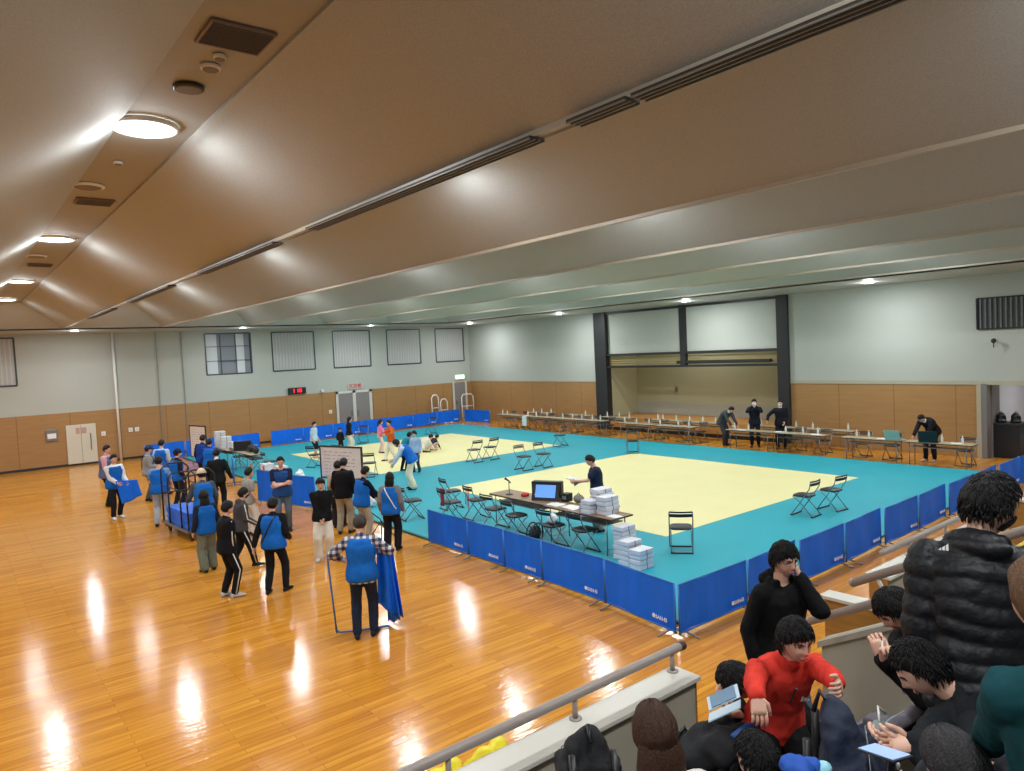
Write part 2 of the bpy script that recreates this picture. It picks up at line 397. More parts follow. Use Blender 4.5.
# ceiling: folded pleats running along Y
PER, LOW0 = 3.4, 3.6
YE = 31.0
def ceiling():
    top = MB(); strip = MB(); strips = []
    lows = [LOW0+PER*k for k in range(-4, 6)]    # -10 .. 20.6
    for a, b in zip(lows, lows[1:]):
        c = (a+b)/2; s0, s1 = c-.36, c+.36
        strips.append(c)
        YH = YE-1.3
        top.quad((a, Y0, ZL), (s0, Y0, ZS), (s0, YH, ZS), (a, YE, ZL))
        top.quad((s1, Y0, ZS), (b, Y0, ZL), (b, YE, ZL), (s1, YH, ZS))
        strip.quad((s0, Y0, ZS+.03), (s1, Y0, ZS+.03), (s1, YH, ZS+.03), (s0, YH, ZS+.03))
        for q in (s0, s1): strip.quad((q, Y0, ZS), (q, Y0, ZS+.03), (q, YH, ZS+.03), (q, YH, ZS))
        top.add([(a, YE, ZL), (s0, YH, ZS), (s1, YH, ZS), (b, YE, ZL), (a, YE, ZC), (b, YE, ZC)], [(0, 1, 2, 3), (4, 0, 3, 5)])
        strip.quad((s0, YH, ZS), (s1, YH, ZS), (s1, YH, ZS+.03), (s0, YH, ZS+.03))
    end = lows[-1]
    top.quad((end, Y0, ZL), (end, Y0, ZC), (end, YE, ZC), (end, YE, ZL))
    struct(top.build('ceiling', M_CEIL, fix=False))
    struct(strip.build('ceiling_strip', M_STRIP, fix=False))
    struct(MB().bx(X0-.2, X1+.1, YE, Y1+.1, ZC, ZC+.05).bx(end, X1+.1, Y0, YE, ZC, ZC+.05).build('ceiling_soffit', M_CEILF))
    struct(MB().bx(X0-.3, X1+.4, Y0-.2, Y1+.3, 6.9, 7).build('ceiling_slab', M_STRIP))
    # thin metal edges along each low fold; the slotted diffuser along one of them
    for i, x in enumerate(lows[1:]):
        t = MB(); t.bx(x-.025, x+.025, Y0, YE, ZL-.03, ZL+.03)
        struct(t.build('trim_%d' % (10+i), mat('edge_strip', (176, 166, 150), .4)))
    for k, (ya, yb) in enumerate([(Y0+.5, 3.1), (3.15, 3.7), (4.1, 8.3), (9.4, 13.0), (15, 19), (21, 25)]):
        for x, lab in ((LOW0, 'slot air diffuser set in the long ceiling fold overhead'), (LOW0-PER, None)):
            if lab is None: continue
            t = thing('slot_diffuser', 'black slot air diffuser in a ceiling fold, %s' % ['at the top edge of the photo', 'short length just below the top one', 'long length above the gym centre', 'length over the first bright patch', 'length nearer the far wall', 'farthest length by the far wall'][k], 'diffuser', (x, (ya+yb)/2, ZL-.03))
            l = (yb-ya)/2
            MB().bx(-.075, .075, -l, l, -.02, 0).build('housing', M_SLOT, t)
            f = MB()
            for q in (-.075, -.025, .025, .075): f.bx(q-.006, q+.006, -l, l, -.03, -.02)
            f.build('blade', mat('diffuser_blade', (120, 112, 102), .4), t)
    return strips
STRIPS = ceiling()

def lamp(loc, rad, power, label, spread=PI, small=False, group=None):
    t = thing('ceiling_light', label, 'ceiling light', loc, 0, group)
    mb = MB(); n = 28
    ring = lambda r, z: [V((r*math.cos(2*PI*i/n), r*math.sin(2*PI*i/n), z)) for i in range(n)]
    mb.loft([ring(rad*1.08, .03), ring(rad*1.12, .0), ring(rad*1.08, -.02), ring(rad*.98, -.02), ring(rad*.96, .02)], False)
    mb.build('trim_ring', M_WHITE, t, smooth=True)
    d = MB(); d.loft([ring(rad*.98, .0), ring(rad*.9, -.012)], True); d.build('diffuser', M_LAMP, t)
    ld = D.lights.new('lamp_light', 'AREA'); ld.shape = 'DISK'; ld.size = rad*2; ld.energy = power; ld.color = (.93, .98, 1); ld.spread = spread
    lo = D.objects.new('lamp_light', ld); C.objects.link(lo); lo.parent = t; lo.location = (0, 0, -.04)
    pl = D.lights.new('lamp_fill_light', 'POINT'); pl.energy = power*(.24 if power > 60 else .05); pl.shadow_soft_size = .12; pl.color = (.88, .96, 1)  # added fill light below the lamp, brightens the nearby ceiling slopes and walls
    po = D.objects.new('lamp_fill_light', pl); C.objects.link(po); po.parent = t; po.location = (0, 0, -.16)
YL = [.6, 8.04, 15.5, 22.9, 28.6]
ords = ['nearest', 'second', 'third', 'fourth', 'fifth']
for k, c in enumerate(STRIPS):
    for j, y in enumerate(YL):
        vis = abs(c-1.9) < .1
        if vis: lab = 'round recessed ceiling light in the nearest visible strip, %s along the row' % ords[j]; g = None
        else: lab = 'round recessed ceiling light hidden up in a ceiling pleat'; g = 'lights up in the ceiling pleats'
        if c < -6 or (c > 20): continue
        lamp((c-.13, y, ZS-.005), .29, 84 if j < 4 else 42, lab, group=g)
for i, (x, y) in enumerate([(4.05, 31.7), (10.35, 31.7), (16.5, 31.7), (22.2, 31.4), (22.1, 24.2), (22.1, 17.1), (22.1, 10.3), (22.1, 3.4), (-2.2, 31.3)]):
    lab = ['small downlight above the left wall, leftmost over the white door', 'small downlight above the left wall, over the window with open blinds', 'small downlight above the left wall, between the third and fourth blinds', 'small downlight at the far corner of the hall', 'small downlight before the wall left of the stage', 'small downlight in front of the stage centre', 'small downlight over the wood wall right of the stage', 'small downlight beyond the right edge of the hall', 'small downlight beyond the left edge of the hall'][i]
    lamp((x, y, ZC-.005), .16, 120 if x > 21 else 80, lab)
def ceiling_bits():
    c = STRIPS[[i for i, x in enumerate(STRIPS) if abs(x-1.9) < .1][0]]
    z = ZS+.02
    def disc(x, y, r, m, label, nm='ceiling_speaker', cat='speaker'):
        mb = MB(); n = 24
        ring = lambda r, z: [V((r*math.cos(2*PI*i/n), r*math.sin(2*PI*i/n), z)) for i in range(n)]
        t = thing(nm, label, cat, (x, y, z))
        mb.loft([ring(r, .0), ring(r, -.02), ring(r*.9, -.03)]).build('rim', m, t)
        MB().loft([ring(r*.82, -.03), ring(r*.8, -.034)]).build('grille', mat('speaker_grille', (118, 106, 92), .7), t)
    for y, lab in ((5.55, 'square brown air grille in the nearest ceiling strip'), (12.0, 'small brown air grille beyond the second ceiling light'), (19.5, 'tiny brown air grille far along the ceiling strip')):
        t = thing('air_grille', lab, 'grille', (c, y, z)); l = .22 if y < 6 else .2
        MB().bx(-.24, .24, -l, l, -.02, 0).build('frame', mat('grille_brown', (128, 112, 98), .6), t)
        s = MB()
        for i in range(12): s.bx(-.22, .22, -l+.02+i*(2*l-.04)/12, -l+.03+i*(2*l-.04)/12, -.03, -.02)
        s.build('blade', mat('grille_brown2', (90, 80, 72), .6), t)
    disc(c-.03, 6.75, .13, M_DARK, 'dark round ceiling speaker beside the first light')
    disc(c-.22, 11.0, .2, M_WHITE, 'pale round ceiling disc before the second light')
    disc(c-.2, 18.0, .2, M_WHITE, 'pale round ceiling disc far along the strip')
    disc(c+.0, 6.2, .08, M_WHITE, 'small white smoke detector near the square ceiling grille', 'smoke_detector', 'detector')
    disc(c+.0, 5.85+.1, .05, M_WHITE, 'tiny white sprinkler cap next to the square ceiling grille', 'sprinkler', 'sprinkler')
    disc(c-.1, 9.6, .05, M_WHITE, 'tiny white sprinkler cap between the first two lights', 'sprinkler', 'sprinkler')
ceiling_bits()

# wall A details
def wall_bits():
    y = Y1-.03
    struct(MB().tube([(5.7, y-.06, 0), (5.7, y-.06, ZC)], .05, 12).build('trim_20', M_WHITE, smooth=True))
    for i, x in enumerate((7.38, 8.43)):
        struct(MB().tube([(x, y-.02, 0), (x, y-.02, ZC)], .018, 6).build('trim_%d' % (21+i), mat('conduit', (140, 138, 130), .5)))
    d = MB(); d.bx(3.78, 4.85, y-.05, y, .08, 1.68); o = struct(d.build('door_2', mat('cream_door', (206, 200, 184), .5), bev=.01))
    h = MB(); h.bx(4.62, 4.66, y-.09, y-.05, .6, 1.3); h.build('handle', M_CHROME, o)
    p = MB(); p.bx(4.12, 4.26, y-.055, y-.05, 1.3, 1.55).bx(4.32, 4.5, y-.055, y-.05, 1.3, 1.55); p.build('notice', mat('notice_pink', (190, 150, 140), .6), o)
    l = MB(); l.bx(4.3, 4.31, y-.055, y-.05, .1, 1.66); l.build('seam', M_DARK, o)
    t = thing('wall_cabinet', 'grey framed wall plate with white label left of the cream door', 'wall plate', (3.28, y, 1.35))
    MB().bx(-.2, .2, -.05, 0, -.25, .22).build('frame', M_STEEL, t, bev=.01); MB().bx(-.15, .15, -.06, -.05, -.14, .06).build('label_card', M_PAPER, t)
    for x, z, lab in ((5.12, 1.2, 'small cream wall switch right of the cream door'), (6.15, 1.25, 'small cream wall switch right of the white pipe'), (6.4, 1.25, 'second cream wall switch right of the white pipe'), (15.3, 1.2, 'cream wall switch left of the grey double doors')):
        t = thing('wall_switch', lab, 'switch', (x, y, z)); MB().bx(-.08, .08, -.02, 0, -.08, .1).build('plate', M_WHITE, t, bev=.005); MB().bx(-.03, .03, -.03, -.02, -.03, .05).build('rocker', M_CAPW, t)
    # led board
    t = thing('led_board', 'black board with glowing red digits high on the left wall', 'display', (13.6, y, 2.4))
    MB().bx(-.45, .45, -.08, 0, -.16, .16).build('case', M_BLACK, t, bev=.01)
    put_text('1 10', .26, M.Translation((0, -.085, 0)) @ M.Rotation(PI/2, 4, 'X'), 'digits', mat('led_red', (255, 30, 50), .4, emit=2.5), t)
    t = thing('wall_sign', 'small white sign with red characters above the grey double doors', 'sign', (16.75, y, 2.42))
    MB().bx(-.42, .42, -.01, 0, -.14, .14).build('plate', mat('sign_plate', (190, 186, 180), .6), t)
    put_text('\u533a\u6c11\u9928', .24, M.Translation((0, -.012, 0)) @ M.Rotation(PI/2, 4, 'X'), 'lettering', M_RED, t)
    gd = mat('door_leaf', (132, 126, 124), .5)
    for n, (a, b) in enumerate(((15.75, 16.55), (16.72, 17.5))):
        o = struct(MB().bx(a, b, y-.03, y+.0, 0, 2.08).build('door_%d' % (3+n), gd))
        MB().bx((b-.12) if n == 0 else (a+.06), (b-.06) if n == 0 else a+.12, y-.08, y-.03, .9, 1.15).build('door_handle', M_CHROME, o)
    struct(MB().bx(15.62, 15.75, y-.05, y, 0, 2.2).bx(16.55, 16.72, y-.05, y, 0, 2.2).bx(17.5, 17.65, y-.05, y, 0, 2.2).bx(15.62, 17.65, y-.05, y, 2.08, 2.2).build('trim_23', M_CAPW))
    o = struct(MB().bx(22.9, 23.65, y-.03, y, 0, 2.15).build('door_5', gd)); MB().bx(22.98, 23.04, y-.08, y-.03, .95, 1.15).build('door_handle', M_CHROME, o)
    struct(MB().bx(22.78, 22.9, y-.05, y, 0, 2.25).bx(23.65, 23.77, y-.05, y, 0, 2.25).build('trim_24', M_CAPW))
    t = thing('emergency_light', 'lit white emergency lamp above the corner door', 'sign', (23.3, y, 2.5)); MB().bx(-.28, .28, -.1, 0, -.1, .1).build('case', mat('exit_glow', (225, 255, 225), .5, emit=1.8), t)  # emergency light fixture with a lit case, not a lettered sign
    MB().bx(-.31, .31, -.06, 0, -.13, .13).build('housing', M_WHITE, t)
    t = thing('wall_camera', 'small white camera on the left wall near the double doors', 'camera', (14.9, y, 2.28)); MB().ell((0, -.08, 0), .08).build('dome', M_WHITE, t, smooth=True); MB().bx(-.05, .05, -.08, 0, .02, .1).build('bracket', M_WHITE, t)
    # white tubular goals leaning by the wall
    def arch(x, w, h, yy, lab):
        t = thing('goal_frame', lab, 'goal', (x, yy, 0))
        pts = [(-w, 0, 0), (-w, .05, h-.15), (-w+.12, .06, h), (w-.12, .06, h), (w, .05, h-.15), (w, 0, 0)]
        MB().tube(pts, .035, 8).build('tube', M_WHITE, t, smooth=True); MB().tube([(-w, 0, .06), (-w, -.45, .04), (w, -.45, .04), (w, 0, .06)], .03, 8).build('base_tube', M_WHITE, t, smooth=True)
        MB().tube([(-w, .02, h*.55), (w, .02, h*.55)], .025, 8).build('crossbar', M_WHITE, t, smooth=True)
    arch(21.4, .22, 1.6, 33.95, 'white tubular frame before the wood wall, narrower one'); arch(21.85, .22, 1.35, 33.75, 'second narrow white tubular frame left of the corner door')
    arch(23.5, .4, 1.5, 33.8, 'wider white tubular frame standing before the corner door')
    t = thing('wall_camera', 'small dark camera with bracket under the air grille on the right wall', 'camera', (X1, 7.6, 3.5)); MB().ell((-.16, 0, 0), .07).build('body', M_DARK, t, smooth=True); MB().tube([(0, 0, 0), (-.16, 0, 0)], .02).tube([(-.16, 0, 0), (-.16, 0, -.2)], .015).build('bracket', M_DARK, t)
    t = thing('wall_switch', 'small grey switch plate on the stage back wall', 'switch', (26.1, 20.9, 1.75)); MB().bx(-.03, 0, -.07, .07, -.12, .12).build('plate', M_STEEL, t, bev=.005); MB().bx(-.04, -.03, -.03, .03, -.04, .04).build('rocker', M_DARK, t)
wall_bits()

# ------------------------------------------------------------------- mats
ZM = .04
o = MB(); o.bx(7.75, 21.7, 6.25, 32.3, 0, ZM-.002); o.mi = 1; o.bx(7.69, 7.75, 6.25, 32.3, 0, ZM-.001)
tag(o.build('competition_mat', [M_TEAL, M_TEALD]), 'huge teal foam mat area covering most of the gym floor', 'mat')
tag(MB().bx(11.03, 18.98, 9.22, 17.15, ZM-.002, ZM+.004).build('contest_square', M_YEL), 'pale yellow square mat nearest the camera, beside the scoring table', 'mat')
tag(MB().bx(11.0, 18.9, 21.05, 28.75, ZM-.002, ZM+.004).build('contest_square', M_YEL), 'pale yellow square mat at the far end where children play', 'mat')

# --------------------------------------------------------------- barriers
def barrier_meshes(L, h=.7, logo=True):
    n = 24; mb = MB(); vs = []; fs = []
    for k in range(n+1):
        u = k/n
        for j in range(7):
            w = j/6; amp = .022*math.sin(PI*u)
            y = amp*math.sin(u*9+w*2)*(.4+.6*(1-w)) + .008*noise.noise(V((u*6, w*3, L)))
            vs.append(V((u*L+.015*math.sin(PI*w)*(1 if u > .5 else -1)*-1, y, .06+w*(h-.06)+(-.012*math.sin(PI*u)*w))))
    for k in range(n):
        for j in range(6): a = k*7+j; fs.append((a, a+7, a+8, a+1))
    mb.add(vs, fs); cl = mb.mesh('fabric', M_BLUE, True)
    f = MB(); f.tube([(0, .0, .05), (L, .0, .05)], .012).tube([(0, 0, .03), (0, 0, h)], .012).tube([(L, 0, .03), (L, 0, h)], .012).tube([(0, 0, h), (L, 0, h)], .01)
    fr = f.mesh('frame', M_BLUEF, True)
    ft = MB()
    for x in (.12,): ft.tube([(x, -.22, .012), (x, 0, .045), (x, .22, .012)], .012)
    foot = ft.mesh('foot_bar', M_STEEL, True)
    tx = MB(); tx.merge(text_mb('\u25cfSAN-EI', .075), M.Translation((L-.27 if L > .8 else L/2, -.035, .17)) @ M.Rotation(PI/2, 4, 'X'))
    tm = tx.mesh('printed_logo', M_PAPER)
    return cl, fr, foot, tm
BM = {}
def barrier(a, b, label, group=None, h=.7, flip=False, z=0):
    """panel from a to b, logo towards the right-hand side seen from its front"""
    a, b = V((a[0], a[1])), V((b[0], b[1])); L = round((b-a).length, 2); d = b-a
    if (L, h) not in BM: BM[(L, h)] = barrier_meshes(L-.005, h)
    cl, fr, foot, tm = BM[(L, h)]
    t = thing('court_barrier', label, 'barrier', (a.x, a.y, z), math.atan2(d.y, d.x), group)
    c = link('fabric', cl, t); link('printed_logo', tm, c); link('frame', fr, t); link('foot_bar', foot, t); f2 = link('foot_bar', foot, t); f2.location.x = L-.24
    return t
ys = [12.58, 11.18, 10.06, 9.0, 7.5, 6.03]
cx = [7.6, 7.62, 7.62, 7.6, 7.55, 7.37]
lb = ['leftmost of the near row, before the chair with red strap', 'second from the left in the near row', 'middle of the near row, before the two chairs at the table', 'fourth in the near row, before the cable reel', 'last of the near row, before the floor box stack']
for i in range(5): barrier((cx[i], ys[i]), (cx[i+1], ys[i+1]+.02), 'blue cloth barrier, '+lb[i])
xs = [7.37, 8.9, 10.3, 11.75, 13.2, 14.65, 16.1, 17.55, 19.0, 20.4]
lb2 = ['first of the right side, at the front corner', 'second along the right side, behind the hooded man', 'third along the right side', 'fourth along the right side', 'fifth along the right side', 'sixth along the right side, left of the padded jacket', 'seventh along the right side behind the padded jacket', 'eighth along the right side', 'last of the right side near the doorway']
for i in range(9): barrier((xs[i], 5.99 if i == 0 else 5.95), (xs[i+1]-.02, 5.97+(.05 if i % 2 else 0)), 'blue cloth barrier, '+lb2[i])
barrier((20.4, 6.0), (21.8, 5.5), 'blue cloth barrier panel angled off at the right photo edge')
fx = [6.3, 7.9, 9.5, 11.1]
for i in range(3): barrier((fx[i], 32.5), (fx[i+1]-.05, 32.55), 'blue cloth barrier panel on the far side, '+['left of the first whiteboard', 'just right of the first whiteboard', 'behind the far stack of white boxes'][i])
fx = [11.6+i*1.59 for i in range(8)]
lb3 = ['behind the boy in shorts', 'left of the standing woman in black', 'behind the standing woman in black', 'before the grey double doors', 'behind the child in pink', 'right of the child in orange', 'below the white tubular frames']
for i in range(7): barrier((fx[i], 32.6+i*.14), (fx[i+1]-.02, 32.6+(i+1)*.14), 'blue cloth barrier on the far side, '+lb3[i])
barrier((22.75, 33.1), (22.95, 31.0), 'blue cloth barrier panel at the far corner below the emergency lamp')

# ---------------------------------------------------------- folding chairs
def make_chair(label, loc, rotz):
    t = thing('folding_chair', label, 'chair', loc, rotz)
    s = MB(); n = 20
    prof = [V((.2*math.copysign(abs(math.cos(a))**.5, math.cos(a)), .2*math.copysign(abs(math.sin(a))**.5, math.sin(a)), 0)) for a in [2*PI*i/n for i in range(n)]]
    s.loft([[p*.96+V((0, 0, .415)) for p in prof], [p+V((0, 0, .425)) for p in prof], [p+V((0, 0, .44)) for p in prof], [p*.93+V((0, 0, .452)) for p in prof]])
    s.build('seat', M_VINYL, t, smooth=True)
    b = MB()
    def plate(z0, z1, th):
        rings = []
        for i in range(9):
            u = -1+i/4; x = u*.205; y = -.245-.035*(1-u*u)
            rings.append([V((x, y-th, z0)), V((x, y+th, z0)), V((x, y+th-.01, z1)), V((x, y-th-.01, z1))])
        b.loft(rings)
    plate(.675, .735, .011); plate(.75, .78, .014)
    b.build('backrest', M_VINYL, t, smooth=False, bev=.004)
    f = MB()
    for x in (-.21, .21): f.tube([(x, -.25, .77), (x, -.225, .62), (x, -.05, .36), (x, .2, .02)], .011, 6)
    f.tube([(-.21, .2, .02), (.21, .2, .02)], .011, 6); f.tube([(-.21, -.24, .70), (.21, -.24, .70)], .009, 6)
    f.build('front_frame', M_STEEL, t, smooth=True)
    g = MB()
    for x in (-.185, .185): g.tube([(x, .17, .42), (x, 0, .3), (x, -.25, .02)], .011, 6)
    g.tube([(-.185, -.25, .02), (.185, -.25, .02)], .011, 6)
    g.build('rear_frame', M_STEEL, t, smooth=True)
    MB().bx(-.21, .21, .18, .225, 0, .02).build('floor_bar', M_DARK, t)
    MB().bx(-.2, .2, -.275, -.225, 0, .02).build('floor_bar', M_DARK, t)
    return t
CH = None
def chair(px, head, label, z=ZM, group=None):
    global CH
    p = V((px[0], px[1], z)) if len(px) == 2 else V(px)
    r = R(head)-PI/2
    if CH is None: CH = make_chair(label, p, r); 
    else: return dup(CH, p, r, label, group)
    return CH
chair((8.45, 14.65), -12, 'black folding chair farthest left of the near group, by the mat edge')
chair((9.7, 14.85), -8, 'black folding chair standing alone behind the chair with red cloth')
c_red = chair((8.95, 13.75), -5, 'black folding chair with a red cloth strap, half behind the blue panel')
c_lan = chair((9.5, 13.5), -5, 'black folding chair with red lanyards left of the scoring table')
chair((9.2, 12.4), 3, 'black folding chair at the table end with the microphone')
chair((9.1, 11.55), -4, 'black folding chair in front of the monitor, turned toward the table')
chair((9.05, 10.35), 0, 'black folding chair with a white bag on its seat at the table')
chair((9.2, 9.65), -3, 'black folding chair nearest the cup end of the scoring table')
chair((10.5, 8.42), 40, 'black folding chair alone by the near corner of the near yellow square')
chair((14.4, 20.5), 90, 'black folding chair at the far yellow square edge, left one of the pair')
chair((15.15, 20.55), 92, 'black folding chair at the far yellow square edge, right one of the pair')
chair((14.4, 17.75), -90, 'black folding chair on the teal aisle between the squares, left one of the pair')
chair((15.15, 17.65), -88, 'black folding chair on the teal aisle between the squares, right one of the pair')
chair((18.8, 20.85), 180, 'folding chair at the corner of the far yellow square')
chair((19.0, 17.25), 225, 'folding chair beyond the far corner of the near yellow square')
chair((14.35, 8.15), 92, 'black folding chair right of the near square, left of the pair')
chair((15.2, 8.0), 85, 'black folding chair right of the near square, right of the pair')
chair((10.6, 21.0), 52, 'black folding chair right of the standing whiteboard')
chair((14.6, 29.4), 232, 'folding chair near the far barrier left of the child in pink')
chair((10.3, 24.6), 20, 'black folding chair on the far mat left of the whiteboard'); chair((11.0, 24.0), 30, 'black folding chair just behind the top of the whiteboard')
chair((8.6, 24.4), 0, 'black folding chair with red strap at the far scoring table'); chair((8.5, 25.6), 0, 'black folding chair under the middle of the far scoring table'); chair((8.3, 26.8), 0, 'black folding chair near the box end of the far scoring table')
chair((18.3, 29.6), 200, 'folding chair lying out by the far end of the mat')

def strap_bits():
    t = thing('lanyard', 'bundle of red lanyards hanging on the chair left of the scoring table', 'lanyard', (9.5, 13.5, ZM))
    m = MB()
    for k in range(3): m.tube([(-.27, -.08+.05*k, .78), (-.3, -.09+.05*k, .6), (-.3, -.08+.06*k, .25+.06*k)], .009, 5)
    m.build('ribbon', M_RED, t, smooth=True); MB().tube([(-.3, -.08, .26), (-.3, -.08, .2)], .014, 6).build('clip', M_CHROME, t)
    t = thing('red_cloth', 'red cloth hanging over the half hidden folding chair', 'cloth', (8.95, 13.75, ZM)); m = MB()
    m.loft([[V((-.29, -.12, z)), V((-.26, -.12, z)), V((-.25, .0, z)), V((-.28, .02+.02*math.sin(z*20), z))] for z in (.4, .5, .6, .7, .79)])
    m.build('cloth', mat('red_cloth', (150, 40, 52), .8), t, smooth=True)
strap_bits()

# ------------------------------------------------------------- long tables
def make_table(L, W, h, top, label, loc, rotz, name='folding_table'):
    """long axis along local X"""
    t = thing(name, label, 'table', loc, rotz)
    MB().bx(-L/2, L/2, -W/2, W/2, h-.03, h).build('tabletop', top, t, bev=.006)
    MB().bx(-L/2-.004, L/2+.004, -W/2-.004, W/2+.004, h-.034, h-.012).build('edge_band', M_DARK, t)
    for sx in (-1, 1):
        x = sx*(L/2-.16)
        m = MB(); m.tube([(x, -W/2+.05, h-.04), (x, -W/2+.04, .015)], .013, 6)
        m.tube([(x, -W/2+.05, h-.08), (x-sx*.2, -W/2+.1, h-.04)], .008, 5)
        m.build('leg', M_STEEL, t, smooth=True)
        m = MB(); m.tube([(x, W/2-.05, h-.04), (x, W/2-.04, .015)], .013, 6)
        m.build('leg', M_STEEL, t, smooth=True)
        MB().tube([(x, -W/2+.05, .12), (x, W/2-.05, .12)], .009, 6).build('stretcher', M_STEEL, t)
    MB().bx(-L/2+.2, L/2-.2, -W/2+.05, W/2-.05, h-.16, h-.145).build('under_shelf', M_STEEL, t)
    return t
t1 = make_table(1.85, .58, .72, M_TTOP, 'brown topped long folding table carrying the monitor and microphone', (9.55, 11.75, ZM), PI/2)
t2 = make_table(1.85, .58, .72, M_TTOP, 'brown topped long folding table carrying papers and white boxes', (9.5, 9.88, ZM), R(90.5))
make_table(1.8, .5, .72, M_TTOPB, 'far scoring table with the tall stack of white boxes', (8.1, 27.5, ZM), PI/2)
make_table(1.8, .5, .72, M_TTOPB, 'far scoring table with the dark equipment on top', (8.2, 25.4, ZM), R(92))
BT = make_table(1.8, .45, .7, M_TTOPB, 'x', (21.95, 8.4, 0), PI/2)
front = [(8.35, 'nearest the doorway, under the laptop end'), (10.2, 'second from the doorway, left of the laptop'), (12.55, 'front row, under the two dark suited men'), (14.4, 'front row, by the bending grey man'), (17.6, 'front row before the stage, right one'), (19.55, 'front row before the stage, left one'), (22.3, 'front row at the black pillar'), (24.15, 'front row just left of the black pillar'), (26.0, 'front row, second from the far end'), (28.0, 'front row, at the far end')]
first = True; TABS = []
for y, l in front:
    lab = 'beige folding table along the right wall, '+l
    if first: BT.location = (21.98, y, 0); BT['label'] = lab; t = BT; first = False
    else: t = dup(BT, (21.98-(.12 if 16 < y < 21 else 0), y, 0), PI/2, lab)
    TABS.append((t.location.copy(), l))
back = [(12.3, 'back row behind the people in dark suits'), (14.15, 'back row by the right portal post'), (17.4, 'back row against the stage, right one'), (19.25, 'back row against the stage, left one'), (22.0, 'back row beside the black pillar'), (24.6, 'back row left of the black pillar'), (27.2, 'back row at the far end')]
for y, l in back:
    t = dup(BT, (23.35, y, 0), PI/2, 'beige folding table along the right wall, '+l); TABS.append((t.location.copy(), l))
# chairs behind the front row
for i, (y, l) in enumerate([(7.9, 'right of the bending man with laptop'), (9.9, 'second left of the laptop'), (10.8, 'third left of the laptop'), (12.1, 'under the right suited man'), (13.0, 'left of the right suited man'), (17.0, 'before the stage, rightmost'), (17.8, 'before the stage, second'), (18.9, 'before the stage, third'), (19.8, 'before the stage, leftmost'), (21.8, 'right of the black pillar'), (22.7, 'at the black pillar'), (23.8, 'left of the black pillar'), (24.8, 'second left of the black pillar'), (25.8, 'third left of the black pillar'), (26.8, 'fourth left of the black pillar'), (27.8, 'near the far corner'), (28.7, 'last by the far corner')]):
    chair((22.55, y), 180, 'dark folding chair behind the beige tables, '+l, 0)
# bottles
def make_bottle(loc, label, group):
    t = thing('water_bottle', label, 'bottle', loc, 0, group); n = 10
    ring = lambda r, z: [V((r*math.cos(2*PI*i/n), r*math.sin(2*PI*i/n), z)) for i in range(n)]
    MB().loft([ring(.03, 0), ring(.033, .02), ring(.033, .14), ring(.014, .185), ring(.014, .2)]).build('body', mat('bottle_pet', (214, 220, 214), .2), t, smooth=True)
    MB().loft([ring(.017, .2), ring(.017, .222)]).build('lid', M_WHITE, t); return t
BO = None
random.seed(3)
for loc, l in TABS:
    for k, dy in enumerate((-.55, 0.05, .6)):
        if random.random() < .12: continue
        p = (loc.x+random.uniform(-.1, .12), loc.y+dy+random.uniform(-.12, .12), .7); lab = 'clear water bottle on the wall table, '+l
        if BO is None: BO = make_bottle(p, lab, 'water bottles on the wall tables')
        else: dup(BO, p, None, lab, 'water bottles on the wall tables')

def box(name, label, cat, c, size, m, rz=0, parts=None, group=None, bev=.004):
    t = thing(name, label, cat, c, rz, group)
    MB().box((0, 0, size[2]/2), size).build('body', m, t, bev=bev)
    return t
# items on the wall tables
def papers(loc, label, n=3, sz=(.3, .21), m=None):
    t = thing('paper_sheets', label, 'papers', loc, random.uniform(-.3, .3)); random.seed(int(loc[0]*100+loc[1]*10))
    for k in range(n):
        mb = MB(); mb.box((0, 0, .002+.003*k), (sz[1], sz[0], .002), M.Rotation(random.uniform(-.3, .3), 3, 'Z')); mb.v = [v+V((random.uniform(-.03, .03), random.uniform(-.05, .05), 0)) for v in [mb.v[i] for i in range(len(mb.v))]] if False else mb.v
        mb.build('sheet', m or M_PAPER, t)
    return t
papers((21.95, 9.9, .70), 'loose white papers on the wall table left of the laptop')
papers((21.98, 13.3, .70), 'loose white papers under the right suited man')
papers((22.0, 7.9, .70), 'loose white papers at the doorway end of the wall table')
papers((21.95, 12.0, .70), 'white papers on the wall table, right of the suited men')
papers((21.85, 14.7, .70), 'white papers under the bending man in grey')
def hanging_sheet():
    t = thing('hanging_notice', 'white notice sheet hanging off the far wall table front', 'notice', (21.73, 26.6, .45))
    MB().bx(-.01, .0, -.16, .16, -.22, .27).build('sheet', M_PAPER, t); MB().bx(-.012, .2, -.16, .16, .255, .265).build('flap', M_PAPER, t)
hanging_sheet()
def laptop(loc, rz, label, col, scr=True, s=1):
    t = thing('laptop', label, 'laptop', loc, rz)
    MB().bx(-.17*s, .17*s, -.12*s, .12*s, 0, .02).build('base', mat('lap_%02x' % col[0], col, .4), t, bev=.004)
    l = MB(); l.box((0, .16*s, .12*s), (.34*s, .012, .24*s), M.Rotation(R(-18), 3, 'X')); o = l.build('lid', mat('lap_%02x' % col[0], col, .4), t, bev=.004)
    k = MB(); k.box((0, .152*s, .12*s), (.31*s, .006, .21*s), M.Rotation(R(-18), 3, 'X')); k.build('screen', mat('lap_screen', (150, 180, 170), .3), o)
    MB().bx(-.14*s, .14*s, -.06*s, .08*s, .02, .024).build('keyboard', M_DARK, t)
laptop((21.95, 9.55, .7), R(90), 'open pale green backed laptop on the wall table', (150, 178, 166), s=1.3)
laptop((21.95, 8.6, .7), R(100), 'open black laptop in front of the man bending by the doorway', (26, 26, 30), s=1.45)

